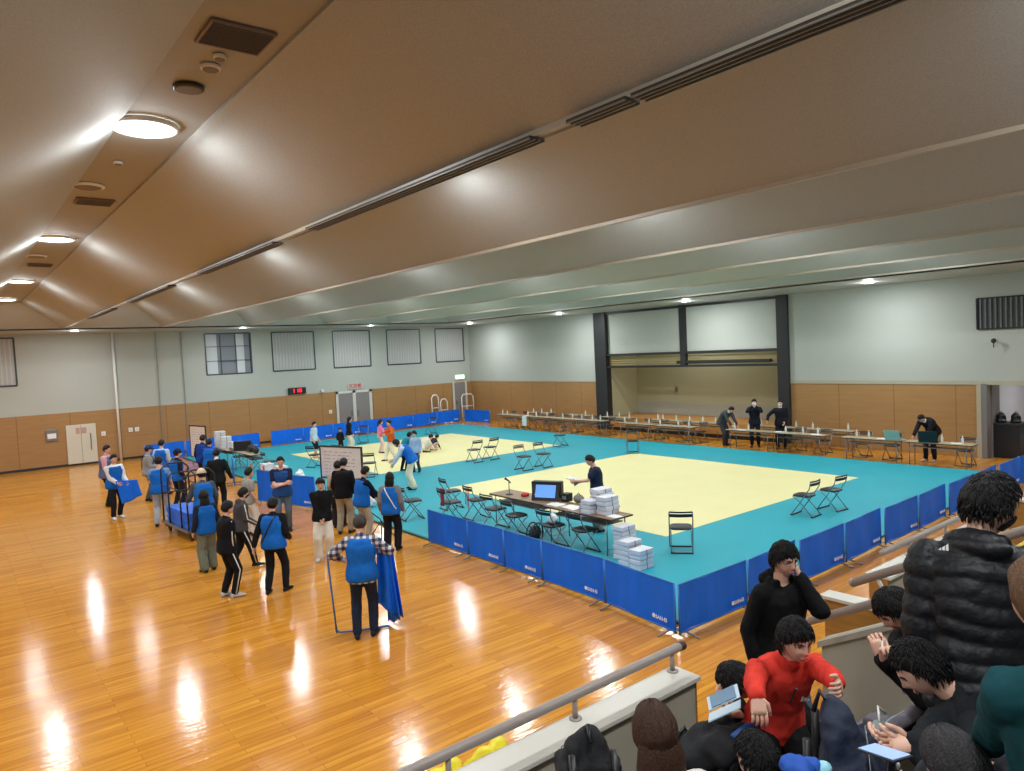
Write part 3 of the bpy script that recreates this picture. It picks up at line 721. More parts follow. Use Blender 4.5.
# --- scoring table things
def scoring():
    zt = ZM+.72
    t = thing('microphone_stand', 'black table microphone on a round base near the table end', 'microphone', (9.45, 12.2, zt)); n = 16
    ring = lambda r, z: [V((r*math.cos(2*PI*i/n), r*math.sin(2*PI*i/n), z)) for i in range(n)]
    MB().loft([ring(.08, 0), ring(.075, .015), ring(.02, .025)]).build('base', M_BLACK, t)
    MB().tube([(0, 0, .02), (0, 0, .28)], .008, 8).build('pole', M_BLACK, t); MB().tube([(.03, -.02, .25), (0, 0, .3), (-.06, .06, .36)], [.014, .016, .028], 10).build('microphone', M_BLACK, t, smooth=True)
    t = thing('red_cloth', 'crumpled red cloth bundle between microphone and monitor', 'cloth', (9.55, 11.85, zt)); m = MB()
    for k in range(6): m.ell((random.uniform(-.06, .06), random.uniform(-.1, .1), .03), (.05, .06, .035))
    b = remesh(m, .012, 3, lambda c: .008*noise.noise(c*25)); b.build('cloth', mat('red_bundle', (190, 40, 36), .8), t, smooth=True)
    # monitor in black hard case
    t = thing('scoreboard_monitor', 'black cased scoreboard monitor with a lit blue screen', 'monitor', (9.62, 11.15, zt), R(297))
    m = MB(); m.loft([[V((-.3, -.14, 0)), V((.3, -.14, 0)), V((.3, .16, 0)), V((-.3, .16, 0))], [V((-.3, .0, .36)), V((.3, .0, .36)), V((.3, .14, .36)), V((-.3, .14, .36))]])
    c = m.build('case', M_BLACK, t, bev=.008)
    rot = M.Rotation(-math.atan2(.14, .36), 3, 'X')
    s = MB(); s.box((0, -.075, .19), (.44, .01, .26), rot); s.build('screen', M_SCREEN, t)
    e = MB(); e.box((-.2, -.1, .12), (.08, .012, .012), rot); e.build('port_label', M_WHITE, t)
    h = MB()
    for x in (-.31, .31): h.bx(x-.02, x+.02, -.02, .12, .05, .37)
    h.bx(-.32, .32, -.02, .13, .35, .38); h.build('case_rim', M_DARK, c, bev=.006)
    papers((9.42, 10.65, zt), 'white paper sheets on the scoring table by the monitor', 3, (.34, .24))
    papers((9.45, 10.2, zt), 'white paper sheets in the middle of the scoring table', 4, (.4, .28))
    papers((9.45, 9.1, zt), 'single white sheet on the free end of the scoring table', 1)
    t = thing('equipment_box', 'black box on the scoring table right of the monitor', 'box', (9.78, 10.72, zt), R(10)); MB().bx(-.09, .09, -.09, .09, 0, .17).build('body', M_BLACK, t, bev=.02); MB().bx(-.095, -.09, -.05, .05, .05, .12).build('panel', M_STEEL, t)
    t = thing('grey_bag', 'small grey rounded bag beside the black box', 'bag', (9.83, 10.42, zt)); MB().ell((0, 0, .08), (.1, .13, .09)).build('body', mat('grey_bag', (120, 116, 110), .7), t, smooth=True); MB().tube([(0, -.06, .15), (0, 0, .2), (0, .06, .15)], .008, 6).build('handle', M_DARK, t, smooth=True)
    t = thing('tape_roll', 'blue cylinder standing before the white boxes on the table', 'cup', (9.38, 9.83, zt))
    MB().loft([ring(.06, 0), ring(.065, .13), ring(.055, .13), ring(.05, .02)], True).build('body', mat('blue_cup', (30, 90, 190), .5), t, smooth=False)
    MB().tube([(-.09, 0, .04), (-.12, 0, .07), (-.09, 0, .1), (-.06, 0, .1)], .008, 6).build('handle', mat('blue_cup', (30, 90, 190), .5), t)
scoring()

MBX = mat('box_white', (214, 216, 222), .6, var=.05); MBXS = mat('box_strap', (90, 96, 120), .5)
def make_pack(loc, rz, label, size=(.25, .36, .085), group=None):
    t = thing('paper_pack', label, 'box', loc, rz, group)
    MB().box((0, 0, size[2]/2), (size[0], size[1], size[2]-.008)).build('body', MBX, t, bev=.008)
    m = MB(); m.bx(-size[0]/2-.002, size[0]/2+.002, -.008, .008, 0, size[2]-.006); m.build('strap', MBXS, t)
    return t
PK = None
def packs(spots, lab, group):
    global PK
    for (x, y, z0, n, rz) in spots:
        for k in range(n):
            p = (x+random.uniform(-.012, .012), y+random.uniform(-.015, .015), z0+k*.086)
            l = lab if k < n-1 else lab.replace('pack in', 'topmost pack of')
            if PK is None: PK = make_pack(p, rz, l, group=group)
            else: dup(PK, p, rz+random.uniform(-.03, .03), l, group)
packs([(9.52, 9.32, ZM+.72, 4, 1.57), (9.66, 9.60, ZM+.72, 5, 1.57), (9.4, 9.62, ZM+.72, 3, 1.57)], 'white wrapped pack stacked on the scoring table', 'white packs on the scoring table')
packs([(9.45, 8.86, ZM, 7, 1.57)], 'white wrapped pack in the tallest floor stack by the scoring table', 'packs in the tallest floor stack')
packs([(9.25, 8.56, ZM, 5, 1.57)], 'white wrapped pack in the middle floor stack by the scoring table', 'packs in the middle floor stack')
packs([(9.2, 8.25, ZM, 4, 1.57)], 'white wrapped pack in the lowest floor stack by the scoring table', 'packs in the lowest floor stack')
packs([(8.05, 28.1, ZM+.72, 7, 1.57), (8.1, 27.6, ZM+.72, 5, 1.57), (8.3, 27.1, ZM+.72, 3, 1.57)], 'white wrapped pack stacked on the far scoring table', 'white packs on the far scoring table')
packs([(7.9, 28.9, ZM, 7, 1.57), (8.05, 29.4, ZM, 5, 1.57)], 'white wrapped pack on the floor left of the far scoring table', 'white packs beside the far scoring table')
# dark gear on far table
def far_gear():
    z = ZM+.72
    t = thing('scoreboard_monitor', 'dark cased monitor on the far scoring table beside the box stack', 'monitor', (8.25, 26.1, z), R(150))
    MB().loft([[V((-.3, -.14, 0)), V((.3, -.14, 0)), V((.3, .16, 0)), V((-.3, .16, 0))], [V((-.3, .0, .36)), V((.3, .0, .36)), V((.3, .14, .36)), V((-.3, .14, .36))]]).build('case', M_BLACK, t, bev=.01)
    s = MB(); s.box((0, -.075, .19), (.42, .01, .24), M.Rotation(-.37, 3, 'X')); s.build('screen', mat('screen_off', (44, 56, 80), .2), t)
    t = thing('black_bag', 'black soft bag on the far scoring table right of the monitor', 'bag', (8.3, 25.3, z)); m = MB(); m.ell((0, 0, .13), (.15, .25, .14)); remesh(m, .03, 1, lambda c: .02*noise.noise(c*9)).build('body', M_VINYL, t, smooth=True); MB().tube([(0, -.12, .22), (0, 0, .33), (0, .12, .22)], .012, 6).build('handle', M_VINYL, t, smooth=True)
    t = thing('black_bag', 'small black bag at the right end of the far scoring table', 'bag', (8.25, 24.75, z)); MB().ell((0, 0, .11), (.1, .12, .13)).build('body', M_VINYL, t, smooth=True); MB().tube([(0, -.06, .2), (0, 0, .28), (0, .06, .2)], .01, 6).build('handle', M_VINYL, t, smooth=True)
    # white boxes with red lettering
    for k, (x, y, zz) in enumerate([(7.55, 22.3, 0), (7.6, 21.85, 0), (7.65, 21.4, 0), (7.7, 20.95, 0), (7.75, 20.5, 0), (7.55, 22.3, .34), (7.65, 21.4, .34)]):
        t = thing('carton', 'white carton with red lettering on the mat edge, %s' % ['far end', 'second', 'middle', 'fourth', 'near end', 'stacked on the far end', 'stacked on the middle'][k], 'box', (x+.2, y, ZM+zz), 0)
        MB().bx(-.15, .15, -.2, .2, 0, .335).build('body', MBX, t, bev=.004)
        MB().bx(-.153, -.15, -.17, -.02, .08, .28).build('red_print', mat('red_print', (200, 90, 100), .6), t)
        MB().bx(-.02, .02, -.2, .2, .335, .338).build('tape', mat('tape_tan', (190, 170, 130), .4), t)
far_gear()
def reel():
    t = thing('cable_reel', 'dark cable reel standing between the chairs under the scoring table', 'reel', (9.0, 10.85, ZM), R(15)); n = 24
    for y, nm in ((-.06, 'flange'), (.06, 'flange')):
        pts = [(.2*math.cos(2*PI*i/n), y, .2+.2*math.sin(2*PI*i/n)) for i in range(n)]
        m = MB().tube(pts, .014, 6, closed=True)
        for i in range(3): a = PI*i/3; m.tube([(.2*math.cos(a), y, .2+.2*math.sin(a)), (-.2*math.cos(a), y, .2-.2*math.sin(a))], .01, 5)
        m.build(nm, M_DARK, t, smooth=True)
    m = MB(); m.tube([(0, -.055, .2), (0, .055, .2)], .14, 20); m.build('cable', mat('cable_dark', (44, 48, 52), .5), t, smooth=True)
    t = thing('white_bag', 'white plastic bag hanging on the chair at the scoring table', 'bag', (9.05, 10.35, ZM+.455)); m = MB(); m.ell((0, 0, .1), (.1, .12, .1)); remesh(m, .02, 1, lambda c: .02*noise.noise(c*14)).build('body', M_PAPER, t, smooth=True); MB().tube([(0, -.03, .18), (0, 0, .25), (0, .03, .18)], .008, 5).build('handle', M_PAPER, t)
reel()

# ------------------------------------------------------------- whiteboards
def whiteboard(a, b, z0, z1, label, lean=0):
    a, b = V((a[0], a[1])), V((b[0], b[1])); L = (b-a).length; d = b-a
    t = thing('whiteboard', label, 'whiteboard', (a.x, a.y, 0), math.atan2(d.y, d.x))
    MB().bx(0, L, -.01, .01, z0, z1).build('panel', mat('board_white', (222, 216, 214), .3), t)
    f = MB()
    for z in (z0, z1): f.bx(-.02, L+.02, -.02, .02, z-.02, z+.02)
    for x in (0, L): f.bx(x-.02, x+.02, -.02, .02, z0, z1)
    f.build('frame', M_DARK, t)
    for x in (.1, L-.1):
        MB().tube([(x, 0, z0), (x, 0, .1)], .015, 6).tube([(x, -.3, .05), (x, .3, .05)], .015, 6).ell((x, -.28, .03), .03).ell((x, .28, .03), .03).build('stand', M_STEEL, t, smooth=True)
    s = MB()
    random.seed(5)
    for r in range(9):
        x = .15
        while x < L*.8:
            w = random.uniform(.03, .14); s.bx(x, x+w, -.012, -.0105, z1-.15-r*.09, z1-.137-r*.09); x += w+random.uniform(.02, .1)
    s.build('handwriting', mat('marker_ink', (110, 110, 140), .6), t)
    MB().bx(.2, L-.2, -.07, -.01, z0-.01, z0+.01).build('tray', M_STEEL, t)
    return t
whiteboard((7.75, 18.15), (8.25, 16.75), .75, 1.58, 'standing whiteboard with faint writing in front of the two dark haired people')
whiteboard((7.2, 28.9), (7.45, 27.75), .45, 1.62, 'tall whiteboard at the far left behind the people in blue bibs')

# blue loose panels near people
barrier((6.65, 20.0), (7.0, 18.95), 'blue cloth barrier panel standing left of the man with crossed arms', h=.9)
barrier((7.05, 18.7), (7.35, 17.7), 'blue cloth barrier panel standing right of the man with crossed arms', h=.85)
barrier((7.2, 24.0), (7.0, 23.2), 'blue cloth barrier panel carried beside the man in the black suit', h=.85)

# --------------------------------------------------------------------- cart
def cart():
    t = thing('roll_cart', 'black tube transport cart loaded with folded blue barriers', 'cart', (4.25, 17.6, 0), R(94))
    L, W = .9, .62
    MB().bx(-L, L, -W/2-.05, W/2+.05, .2, .25).build('deck', M_STEEL, t, bev=.01)
    for s in (-1, 1):
        m = MB(); x = s*L*.96
        m.tube([(x, -W/2, .25), (x, -W/2, 1.45), (x, -W/2+.12, 1.58), (x, W/2-.12, 1.58), (x, W/2, 1.45), (x, W/2, .25)], .02, 8)
        m.tube([(x, -W/2, .9), (x, W/2, .9)], .015, 8); m.build('end_frame', M_BLACK, t, smooth=True)
        m = MB(); x = s*L*.45
        m.tube([(x, -W/2, .25), (x, -W/2, 1.3), (x, -W/2+.1, 1.4), (x, W/2-.1, 1.4), (x, W/2, 1.3), (x, W/2, .25)], .018, 8); m.build('divider', M_BLACK, t, smooth=True)
    m = MB()
    for y in (-W/2, W/2): m.tube([(-L*.96, y, 1.1), (L*.96, y, 1.1)], .015, 8)
    m.build('side_rail', M_BLACK, t, smooth=True)
    for x in (-L+.15, L-.15):
        for y in (-.22, .22):
            w = MB(); w.tube([(x, y-.02, .08), (x, y+.02, .08)], .08, 16); w.bx(x-.03, x+.03, y-.035, y+.035, .1, .2); w.build('wheel', M_BLACK, t)
    for k in range(7):
        b = thing('folded_barrier', 'folded blue barrier lying in the stack on the cart' if k < 6 else 'topmost folded blue barrier on the cart', 'barrier', (4.25, 17.6, .252+.052*k), R(94+random.uniform(-1.5, 1.5)), 'folded barriers on the cart' if k < 6 else None)
        m = MB(); m.box((0, 0, .025), (1.5, .55, .048)); m.build('fabric', mat('barrier_fold', (36, 110, 225), .5, var=.1, vscale=5), b, bev=.018)
        MB().tube([(-.75, -.28, .03), (.75, -.28, .03)], .009, 6).build('frame', mat('pale_tube', (170, 190, 215), .4), b)
cart()

# =================================================================== PEOPLE
def sstep(a, b, x):
    t = max(0, min(1, (x-a)/(b-a))); return t*t*(3-2*t)
def ik(a, t, l1, l2, hint):
    d = t-a; L = max(.05, min(d.length, .998*(l1+l2))); dn_ = d.normalized()
    pr = (l1*l1-l2*l2+L*L)/(2*L); hg = math.sqrt(max(0, l1*l1-pr*pr))
    n = hint-dn_*hint.dot(dn_)
    if n.length < 1e-4: n = V((0, 0, 1))-dn_*dn_.z
    n.normalize(); return a+dn_*pr+n*hg, a+dn_*L

def head_r(d, s, wide=1.0):
    x, y, z = d; p = V((.075*x*wide, .094*y, .113*z))
    if z < 0: p.x *= 1-.30*(-z)**1.3; 
    if z < 0 and y < 0: p.y *= 1-.35*(-z)
    if y > 0:
        p.y *= .95
        g = math.exp(-(x/.13)**2)
        p.y += .021*g*math.exp(-((z+.24)/.14)**2) + .009*g*math.exp(-((z+.02)/.2)**2)
        e = math.exp(-((abs(x)-.40)/.17)**2)*math.exp(-((z-.02)/.13)**2); p.y -= .010*e
        p.y += .004*math.exp(-((z-.24)/.1)**2)*math.exp(-(x/.6)**2)
        p.y += .006*math.exp(-(x/.3)**2)*math.exp(-((z+.56)/.1)**2)
        p.y += .010*math.exp(-(x/.3)**2)*math.exp(-((z+.86)/.15)**2)
        ck = math.exp(-((abs(x)-.55)/.2)**2)*math.exp(-((z+.3)/.22)**2); p.y += .006*ck
    return p*s
HL = {'short': [(-1, -.62), (-.3, -.55), (-.05, -.22), (.2, .02), (.45, .32), (.8, .45), (1, .45)],
      'fringe': [(-1, -.62), (-.3, -.58), (-.05, -.3), (.2, -.05), (.5, .10), (.8, .30), (1, .33)],
      'long': [(-1, -.8), (-.3, -.8), (.0, -.6), (.2, -.3), (.45, .1), (.8, .35), (1, .45)]}
def interp(tab, x):
    for (a, b), (c, d) in zip(tab, tab[1:]):
        if x <= c: return b+(d-b)*(x-a)/(c-a) if c > a else d
    return tab[-1][1]
def head_grid(fn, nu, nv):
    mb = MB(); vs = []; fs = []
    for j in range(1, nv):
        ph = PI*j/nv
        for i in range(nu):
            th = 2*PI*i/nu; vs.append(fn(V((math.sin(ph)*math.cos(th), math.sin(ph)*math.sin(th), math.cos(ph)))))
    vs += [fn(V((0, 0, 1))), fn(V((0, 0, -1)))]; T = len(vs)-2
    for j in range(nv-2):
        for i in range(nu): k = (i+1) % nu; fs.append((j*nu+i, (j+1)*nu+i, (j+1)*nu+k, j*nu+k))
    for i in range(nu): k = (i+1) % nu; fs.append((T, i, k)); fs.append((T+1, (nv-2)*nu+k, (nv-2)*nu+i))
    mb.add(vs, fs); return mb

def hand_mb(wr, dr, nm, side, curl, s, fine, spread=.0):
    """dr: wrist->fingers, nm: palm facing direction, side +1 right hand"""
    mb = MB(); dr = dr.normalized(); nm = (nm-dr*nm.dot(dr)); nm = nm.normalized() if nm.length > 1e-3 else V((1, 0, 0))
    th = dr.cross(nm)*side; n = 10 if fine else 6
    def ring(c, hw, ht): return [c+th*(hw*math.cos(2*PI*i/10))+nm*(ht*math.sin(2*PI*i/10)) for i in range(10)]
    mb.loft([ring(wr-dr*.02*s, .024*s, .018*s), ring(wr, .027*s, .018*s), ring(wr+dr*.03*s, .036*s, .017*s), ring(wr+dr*.07*s, .042*s, .015*s), ring(wr+dr*.09*s, .040*s, .012*s)])
    for k, (ln, of) in enumerate([(.070, .031), (.080, .0105), (.074, -.0105), (.058, -.030)]):
        p = wr+dr*(.075*s)+th*(of*s); pts = [p]; rr = [.0095*s]; ang = 0; d0 = (dr+th*of*(1.5+spread*20)).normalized()
        for q, (fr, ca) in enumerate([(.45, .75), (.32, 1.0), (.23, .7)]):
            ang += curl*ca*(1+.08*k); dd = d0*math.cos(ang)+nm*math.sin(ang)
            if q == 0: p = p+d0*.012*s
            p = p+dd*(ln*fr*s); pts.append(p); rr.append((.0088-.0011*q)*s)
        mb.tube(pts, rr, n)
        mb.ell(pts[-1], rr[-1], nu=n, nv=6)
    p = wr+dr*.02*s+th*.022*s; d1 = (dr*.65+th*.75+nm*.25).normalized(); d2 = (dr*.9+th*.25+nm*(.3+curl*.6)).normalized()
    pts = [p, p+d1*.035*s, p+d1*.035*s+d2*.03*s, p+d1*.035*s+d2*.052*s]
    mb.tube(pts, [.013*s, .0115*s, .0098*s, .0075*s], n); mb.ell(pts[-1], .0078*s, nu=n, nv=6)
    return mb

def wrinkle(amp, sc, seed=0):
    def f(c):
        q = V((c.x*sc, c.y*sc, c.z*sc*.55+seed)); return amp*noise.noise(q)+amp*.5*noise.noise(q*2.1)
    return f

def person(label, loc, face=None, head=None, h=1.7, fine=False, shirt=(30, 30, 34), sleeve='long', bib=None, pants=(30, 30, 36), flare=1.0, shoes=(40, 40, 44),
           hair='short', haircol=None, hairlen=.3, P=None, shorts=False, hem=-.12, mask=False, glasses=False, cap=None, hood=False, puffer=False, shirtmat=None, stripe=None,
           strap=None, skirt=False, fat=1.0, skin=None, collar=None, bibmat=None, vox=None, _shift=False):
    K_ = dict(locals())
    if not fine: fat *= 1.08
    P = P or {}
    loc = V(loc)
    az = math.degrees(math.atan2(loc.y, loc.x))
    if head is None: head = az+face
    rz = R(head)-PI/2
    s = h/1.72
    root = thing('person', label, 'person', loc, rz)
    inv = (M.Translation(loc) @ M.Rotation(rz, 4, 'Z')).inverted()
    def tgt(k, dflt):
        if 'w'+k in P: return (inv @ V(P['w'+k]))
        if k in P: return V(P[k])*s
        return dflt
    lean, side, tw = R(P.get('lean', 3)), R(P.get('side', 0)), R(P.get('twist', 0))
    Pv = tgt('hip', V((0, 0, .93*s)))
    def sp(a): return V((math.sin(side), math.sin(a)*math.cos(side), math.cos(a)*math.cos(side)))
    pts = [Pv]; cur = P.get('curve', .5)
    for i in range(4):
        a = lean*(1-cur+cur*2*(i+.5)/4); pts.append(pts[-1]+sp(a)*(.50*s/4))
    NB = pts[-1]; un = sp(lean*(1+cur*.6))
    rv = V((math.cos(tw), math.sin(tw), 0)); rv = (rv-un*rv.dot(un)).normalized()
    hr0 = V((1, 0, 0))
    def frame(t):
        i = max(0, min(3, int(t*4))); c = pts[i].lerp(pts[i+1], t*4-i) if 0 <= t <= 1 else (pts[0]-(pts[1]-pts[0]).normalized()*(-t)*.5*s if t < 0 else NB+un*(t-1)*.5*s)
        u = (pts[i+1]-pts[i]).normalized(); r = hr0.lerp(rv, max(0, min(1, t))); r = (r-u*r.dot(u)).normalized(); return c, r, u.cross(r)
    tab = [(-.3, .14, .10), (-.15, .165, .115), (0, .160, .112), (.3, .138, .10), (.6, .158, .112), (.8, .165, .108), (.92, .125, .085), (1.0, .065, .06), (1.06, .05, .05)]
    def tring(t, inf, n=20, kx=1, fl=0):
        c, r, f = frame(t); hw = interp([(a, b) for a, b, _ in tab], t)*s*fat*kx+inf; hd = interp([(a, b) for a, _, b in tab], t)*s*fat*(kx*.5+.5)+inf
        return [c+r*(hw*math.copysign(abs(math.cos(q))**.85, math.cos(q)))+f*(hd*math.copysign(abs(math.sin(q))**.85, math.sin(q))) for q in [2*PI*i/n for i in range(n)]]
    SH = NB-un*.055*s
    sh = {1: SH+rv*.175*s*(.5+.5*fat), -1: SH-rv*.175*s*(.5+.5*fat)}
    hp = {1: Pv+V((.088*s, 0, -.03*s)), -1: Pv+V((-.088*s, 0, -.03*s))}
    el, wr, kn, an = {}, {}, {}, {}
    for sd, nm in ((1, 'R'), (-1, 'L')):
        t = tgt('hand'+nm, sh[sd]+V((.075*sd*s, .09*s, -.50*s)))
        hint = V(P.get('elb'+nm, (.35*sd, -1, -.35)))
        el[sd], wr[sd] = ik(sh[sd], t, .285*s, .255*s, hint)
        t = tgt('foot'+nm, V((.11*sd*s, (.05 if sd > 0 else -.04)*s, .085*s)))
        kn[sd], an[sd] = ik(hp[sd], t, .43*s, .42*s, V(P.get('knee'+nm, (.12*sd, 1, .1))))
    # head frame
    hy, hpit, hrl = R(P.get('hyaw', 0))+tw*.6, R(P.get('hpitch', 8)), R(P.get('hroll', 0))
    rotH = M.Rotation(hy, 3, 'Z') @ M.Rotation(-hpit, 3, 'X') @ M.Rotation(hrl, 3, 'Y')
    hu = rotH @ V((0, 0, 1)); hf = rotH @ V((0, 1, 0))
    HC = NB+un*.06*s+hu*.115*s+hf*.022*s
    HS = P.get('hs', 1.0 if fine else 1.04)*s**.6
    if 'wheadc' in P and not _shift:
        dl = (inv @ V(P['wheadc']))-(NB+un*.06*s+hu*.115*s+hf*.022*s)
        print('SHIFT', label[:40], [round(v, 2) for v in dl]); P2 = dict(P); P2['hip'] = tuple((Pv+dl)/s); P2.pop('wheadc')
        D.objects.remove(root); K_['P'] = P2; K_['_shift'] = True; return person(**K_)
    vx = vox or (.0085 if fine else .017)
    # ---- body
    b = MB(); b.loft([tring(t, -.012*s) for t in (-.15, 0, .3, .6, .8, .92, 1.0, 1.05)])
    b.cap(NB-un*.03*s, HC-hu*.055*s-hf*.01*s, .056*s, .05*s)
    for sd in (1, -1):
        b.cap(SH+(sh[sd]-SH)*.5, sh[sd]-un*.01*s, .055*s, .052*s); b.cap(sh[sd], el[sd], .048*s, .038*s); b.cap(el[sd], wr[sd], .038*s, .026*s)
        b.cap(hp[sd], kn[sd], .078*s, .052*s); b.cap(kn[sd], kn[sd].lerp(an[sd], .35), .05*s, .052*s); b.cap(kn[sd].lerp(an[sd], .35), an[sd], .052*s, .034*s)
    body = remesh(b, vx, 4)
    X = lambda d: HC+rotH @ head_r(d, HS)
    nu, nv = (56, 40) if fine else (26, 18)
    body.merge(head_grid(X, nu, nv))
    for sx in (1, -1):
        body.ell(HC+rotH @ (V((.073*sx, -.008, -.008))*HS), (.012*HS, .019*HS, .031*HS), rotH @ M.Rotation(R(12*sx), 3, 'Z'))
    for sd, nm in ((1, 'R'), (-1, 'L')):
        dd = (wr[sd]-el[sd]).normalized(); dh = V(P.get('hdir'+nm, tuple(dd))) if ('hdir'+nm) in P else (dd+V((0, .05, -.15))).normalized()
        pn = V(P['palm'+nm]) if ('palm'+nm) in P else V((-sd, 0, 0))
        body.merge(hand_mb(wr[sd], dh, pn, sd, P.get('curl'+nm, .3), s, fine, P.get('spread', 0)))
    fo = lambda x, z, o=.002: HC+rotH @ (head_r(V((x, math.sqrt(max(.01, 1-x*x-z*z)), z)), HS)+V((0, o, 0)))
    k = MB(); k.m = []
    body_mats = [skin or M_SKIN, M_EYEW, M_EYE, M_LIP, haircol or M_HAIR]
    for sx in (1, -1):
        if fine:
            body.mi = 1; body.ell(fo(.38*sx, .02, -.003), (.0135*HS, .006, .0046*HS), rotH, 14, 8)
            body.mi = 2; body.ell(fo(.38*sx, .02, .001), (.0054*HS, .004, .0046*HS), rotH, 10, 8)
            body.tube([fo(.22*sx, .05, .001), fo(.38*sx, .09, .002), fo(.53*sx, .04, .0)], .0016, 5)
        else:
            body.mi = 2; body.ell(fo(.38*sx, .02, .0), (.012*HS, .005, .005*HS), rotH, 8, 6)
        body.mi = 4; body.tube([fo(.18*sx, .17, .001), fo(.36*sx, .22, .003), fo(.55*sx, .17, .001)], [.003, .004, .002], 5)
    body.mi = 3; body.ell(fo(0, -.53, .002), (.022*HS, .005, .0045*HS), rotH, 12, 6); body.ell(fo(0, -.60, .002), (.018*HS, .005, .005*HS), rotH, 12, 6)
    body.mi = 0
    bo = body.build('body', body_mats, root, smooth=True, fix=False)
    # ---- hair
    tab_h = HL['long' if hair in ('long', 'bob', 'pony') else ('fringe' if hair == 'fringe' else 'short')]
    sd0 = random.uniform(0, 50); hk = .014 if fine else .018
    def hfn(d):
        zh = interp(tab_h, d.y)+.06*noise.noise(V((d.x*7, d.y*5, sd0))); zz = d.z-zh
        azm = math.atan2(d.x, d.y); zh2 = zz+.10*noise.noise(V((azm*9, 1, sd0)))
        m = sstep(-.03, .06, zh2); base = head_r(d, HS)
        if d.y > 0 and m > 0: base = base.lerp(V((.075*d.x, .094*.95*d.y, .113*d.z))*HS, m)
        st = noise.noise(V((azm*5.5, d.z*1.3+3, sd0)))*.006+noise.noise(V((azm*18, d.z*3, sd0)))*.004
        th = .004+(hk-.002)*sstep(0, .55, zz)+st*sstep(0, .3, zz)
        r = base.length; return HC+rotH @ (base.normalized()*(r*(.93+.07*m)+m*th))
    def hfn_old(d):
        zh = interp(tab_h, d.y)+.05*noise.noise(V((d.x*7, d.y*5, sd0))); m = sstep(-.05, .09, d.z-zh)
        base = head_r(V((d.x, min(d.y, .999), d.z)), HS)
        if d.y > 0 and m > 0: # keep the face bumps out of the fringe
            base = V((.075*d.x, .094*.95*d.y, .113*d.z))*HS
        azm = math.atan2(d.x, d.y)
        st = noise.noise(V((azm*5.5, d.z*1.3+3, sd0)))*.007+noise.noise(V((azm*16, d.z*3, sd0)))*.0045
        r = base.length; return HC+rotH @ (base.normalized()*(r*(.93 if m < 1 else 1)*1.0+(m*(hk+.004*max(0, d.z)+st) if m > 0 else 0)+(r*.07*m if m < 1 else 0)))
    hm = head_grid(hfn, 96 if fine else 34, 64 if fine else 24)
    if fine and hair in ('short', 'fringe'):
        cr = V((.12, -.55, .82)).normalized()
        for q in range(900):
            a = random.uniform(0, 2*PI); b_ = random.uniform(.05, 1.9) ; ax = cr.orthogonal().normalized(); tn = (M.Rotation(a, 3, cr) @ ax)
            dd = (cr*math.cos(b_)+tn*math.sin(b_)).normalized()
            zz = dd.z-interp(tab_h, dd.y)
            if zz < (.26 if dd.y > .2 else .0): continue
            sw = (tn*math.cos(b_)-cr*math.sin(b_)); sw = (sw+V((random.uniform(-.35, .35), random.uniform(-.2, .2), -.25))).normalized()
            Ln = random.uniform(.28, .5)*(1 if hair == 'fringe' else .7); pp = []; rr = []
            lift = random.uniform(.002, .010)
            for k in range(5):
                u = k/4; e = (dd+sw*Ln*u).normalized(); bb = V((.075*e.x, .094*.95*e.y, .113*e.z))*HS
                pp.append(HC+rotH @ (bb+e*(.008+(hk-.008)*sstep(0, .5, zz)*(1-.35*u)+lift*math.sin(PI*u*.8)))); rr.append(.0046*(1-u*.9)*(.6+.4*min(1, u*4+.3)))
            hm.tube(pp, rr, 5)
    if hair in ('long', 'bob', 'pony'):
        ln = {'long': hairlen, 'bob': .14, 'pony': hairlen}[hair]; down = V((0, -.10, -1)).normalized() if not P.get('lean', 0) > 35 else V((0, .3, -1)).normalized()
        rb = rotH @ V((1, 0, 0)); rings = []
        K = 9; nn = 36 if fine else 16
        for i in range(K+1):
            u = i/K; c = HC-hf*(.03*HS+.018*u)+hu*(.055-.085*min(1, u*3))*HS+down*(ln*max(0, u-.08)*1.05)
            w0, d0 = (.104, .092) if hair != 'pony' else (.05, .045)
            w = w0*HS*(1-.12*u-.3*max(0, u-.8)); dp = d0*HS*(1-.45*u)
            if hair == 'pony': c = c-hf*.06
            kk = .35+.65*math.sin(min(1, u*2.6)*PI/2); w *= kk; dp *= kk
            rings.append([c+rb*(w*math.cos(q))*(1+.05*noise.noise(V((q*5, u*2, sd0))))-hf*(dp*math.sin(q)*(1 if math.sin(q) > 0 else .35))*(1+.05*noise.noise(V((q*6, u*1.5, sd0)))) for q in [2*PI*j/nn for j in range(nn)]])
        hm.loft(rings)
    ho = hm.build('hair', haircol or M_HAIR, root, smooth=True, fix=False)
    if P.get('hairtie'): pass
    if cap:
        cm = head_grid(lambda d: HC+rotH @ (head_r(d, HS).normalized()*(head_r(d, HS).length+.028) if d.z > .12 else V((.06*d.x, .07*d.y, .02*d.z))*HS), 26, 18)
        q = [HC+rotH @ (V((x, y, .035))*HS) for x, y in ((-.065, .07), (-.05, .14), (0, .165), (.05, .14), (.065, .07))]
        cm.add([p for p in q]+[p+hu*.006 for p in q], [(0, 1, 2, 3, 4), (9, 8, 7, 6, 5)]); cm.build('cap', cloth(cap), root, smooth=True, fix=False)
    if mask:
        mm = MB(); g = []
        for j in range(7):
            for i in range(11):
                x = -.86+1.72*i/10; z = -.72+.62*j/6; yy = math.sqrt(max(.02, 1-x*x-z*z)); g.append(HC+rotH @ (head_r(V((x, yy, z)).normalized(), HS)*1.0+V((0, .008, 0))+V((x*.004, 0, 0))))
        mm.add(g, [(j*11+i, j*11+i+1, (j+1)*11+i+1, (j+1)*11+i) for j in range(6) for i in range(10)])
        for sx in (1, -1): mm.tube([fo(.8*sx, -.2, .004), HC+rotH @ (V((.08*sx, .0, .0))*HS)], .002, 5)
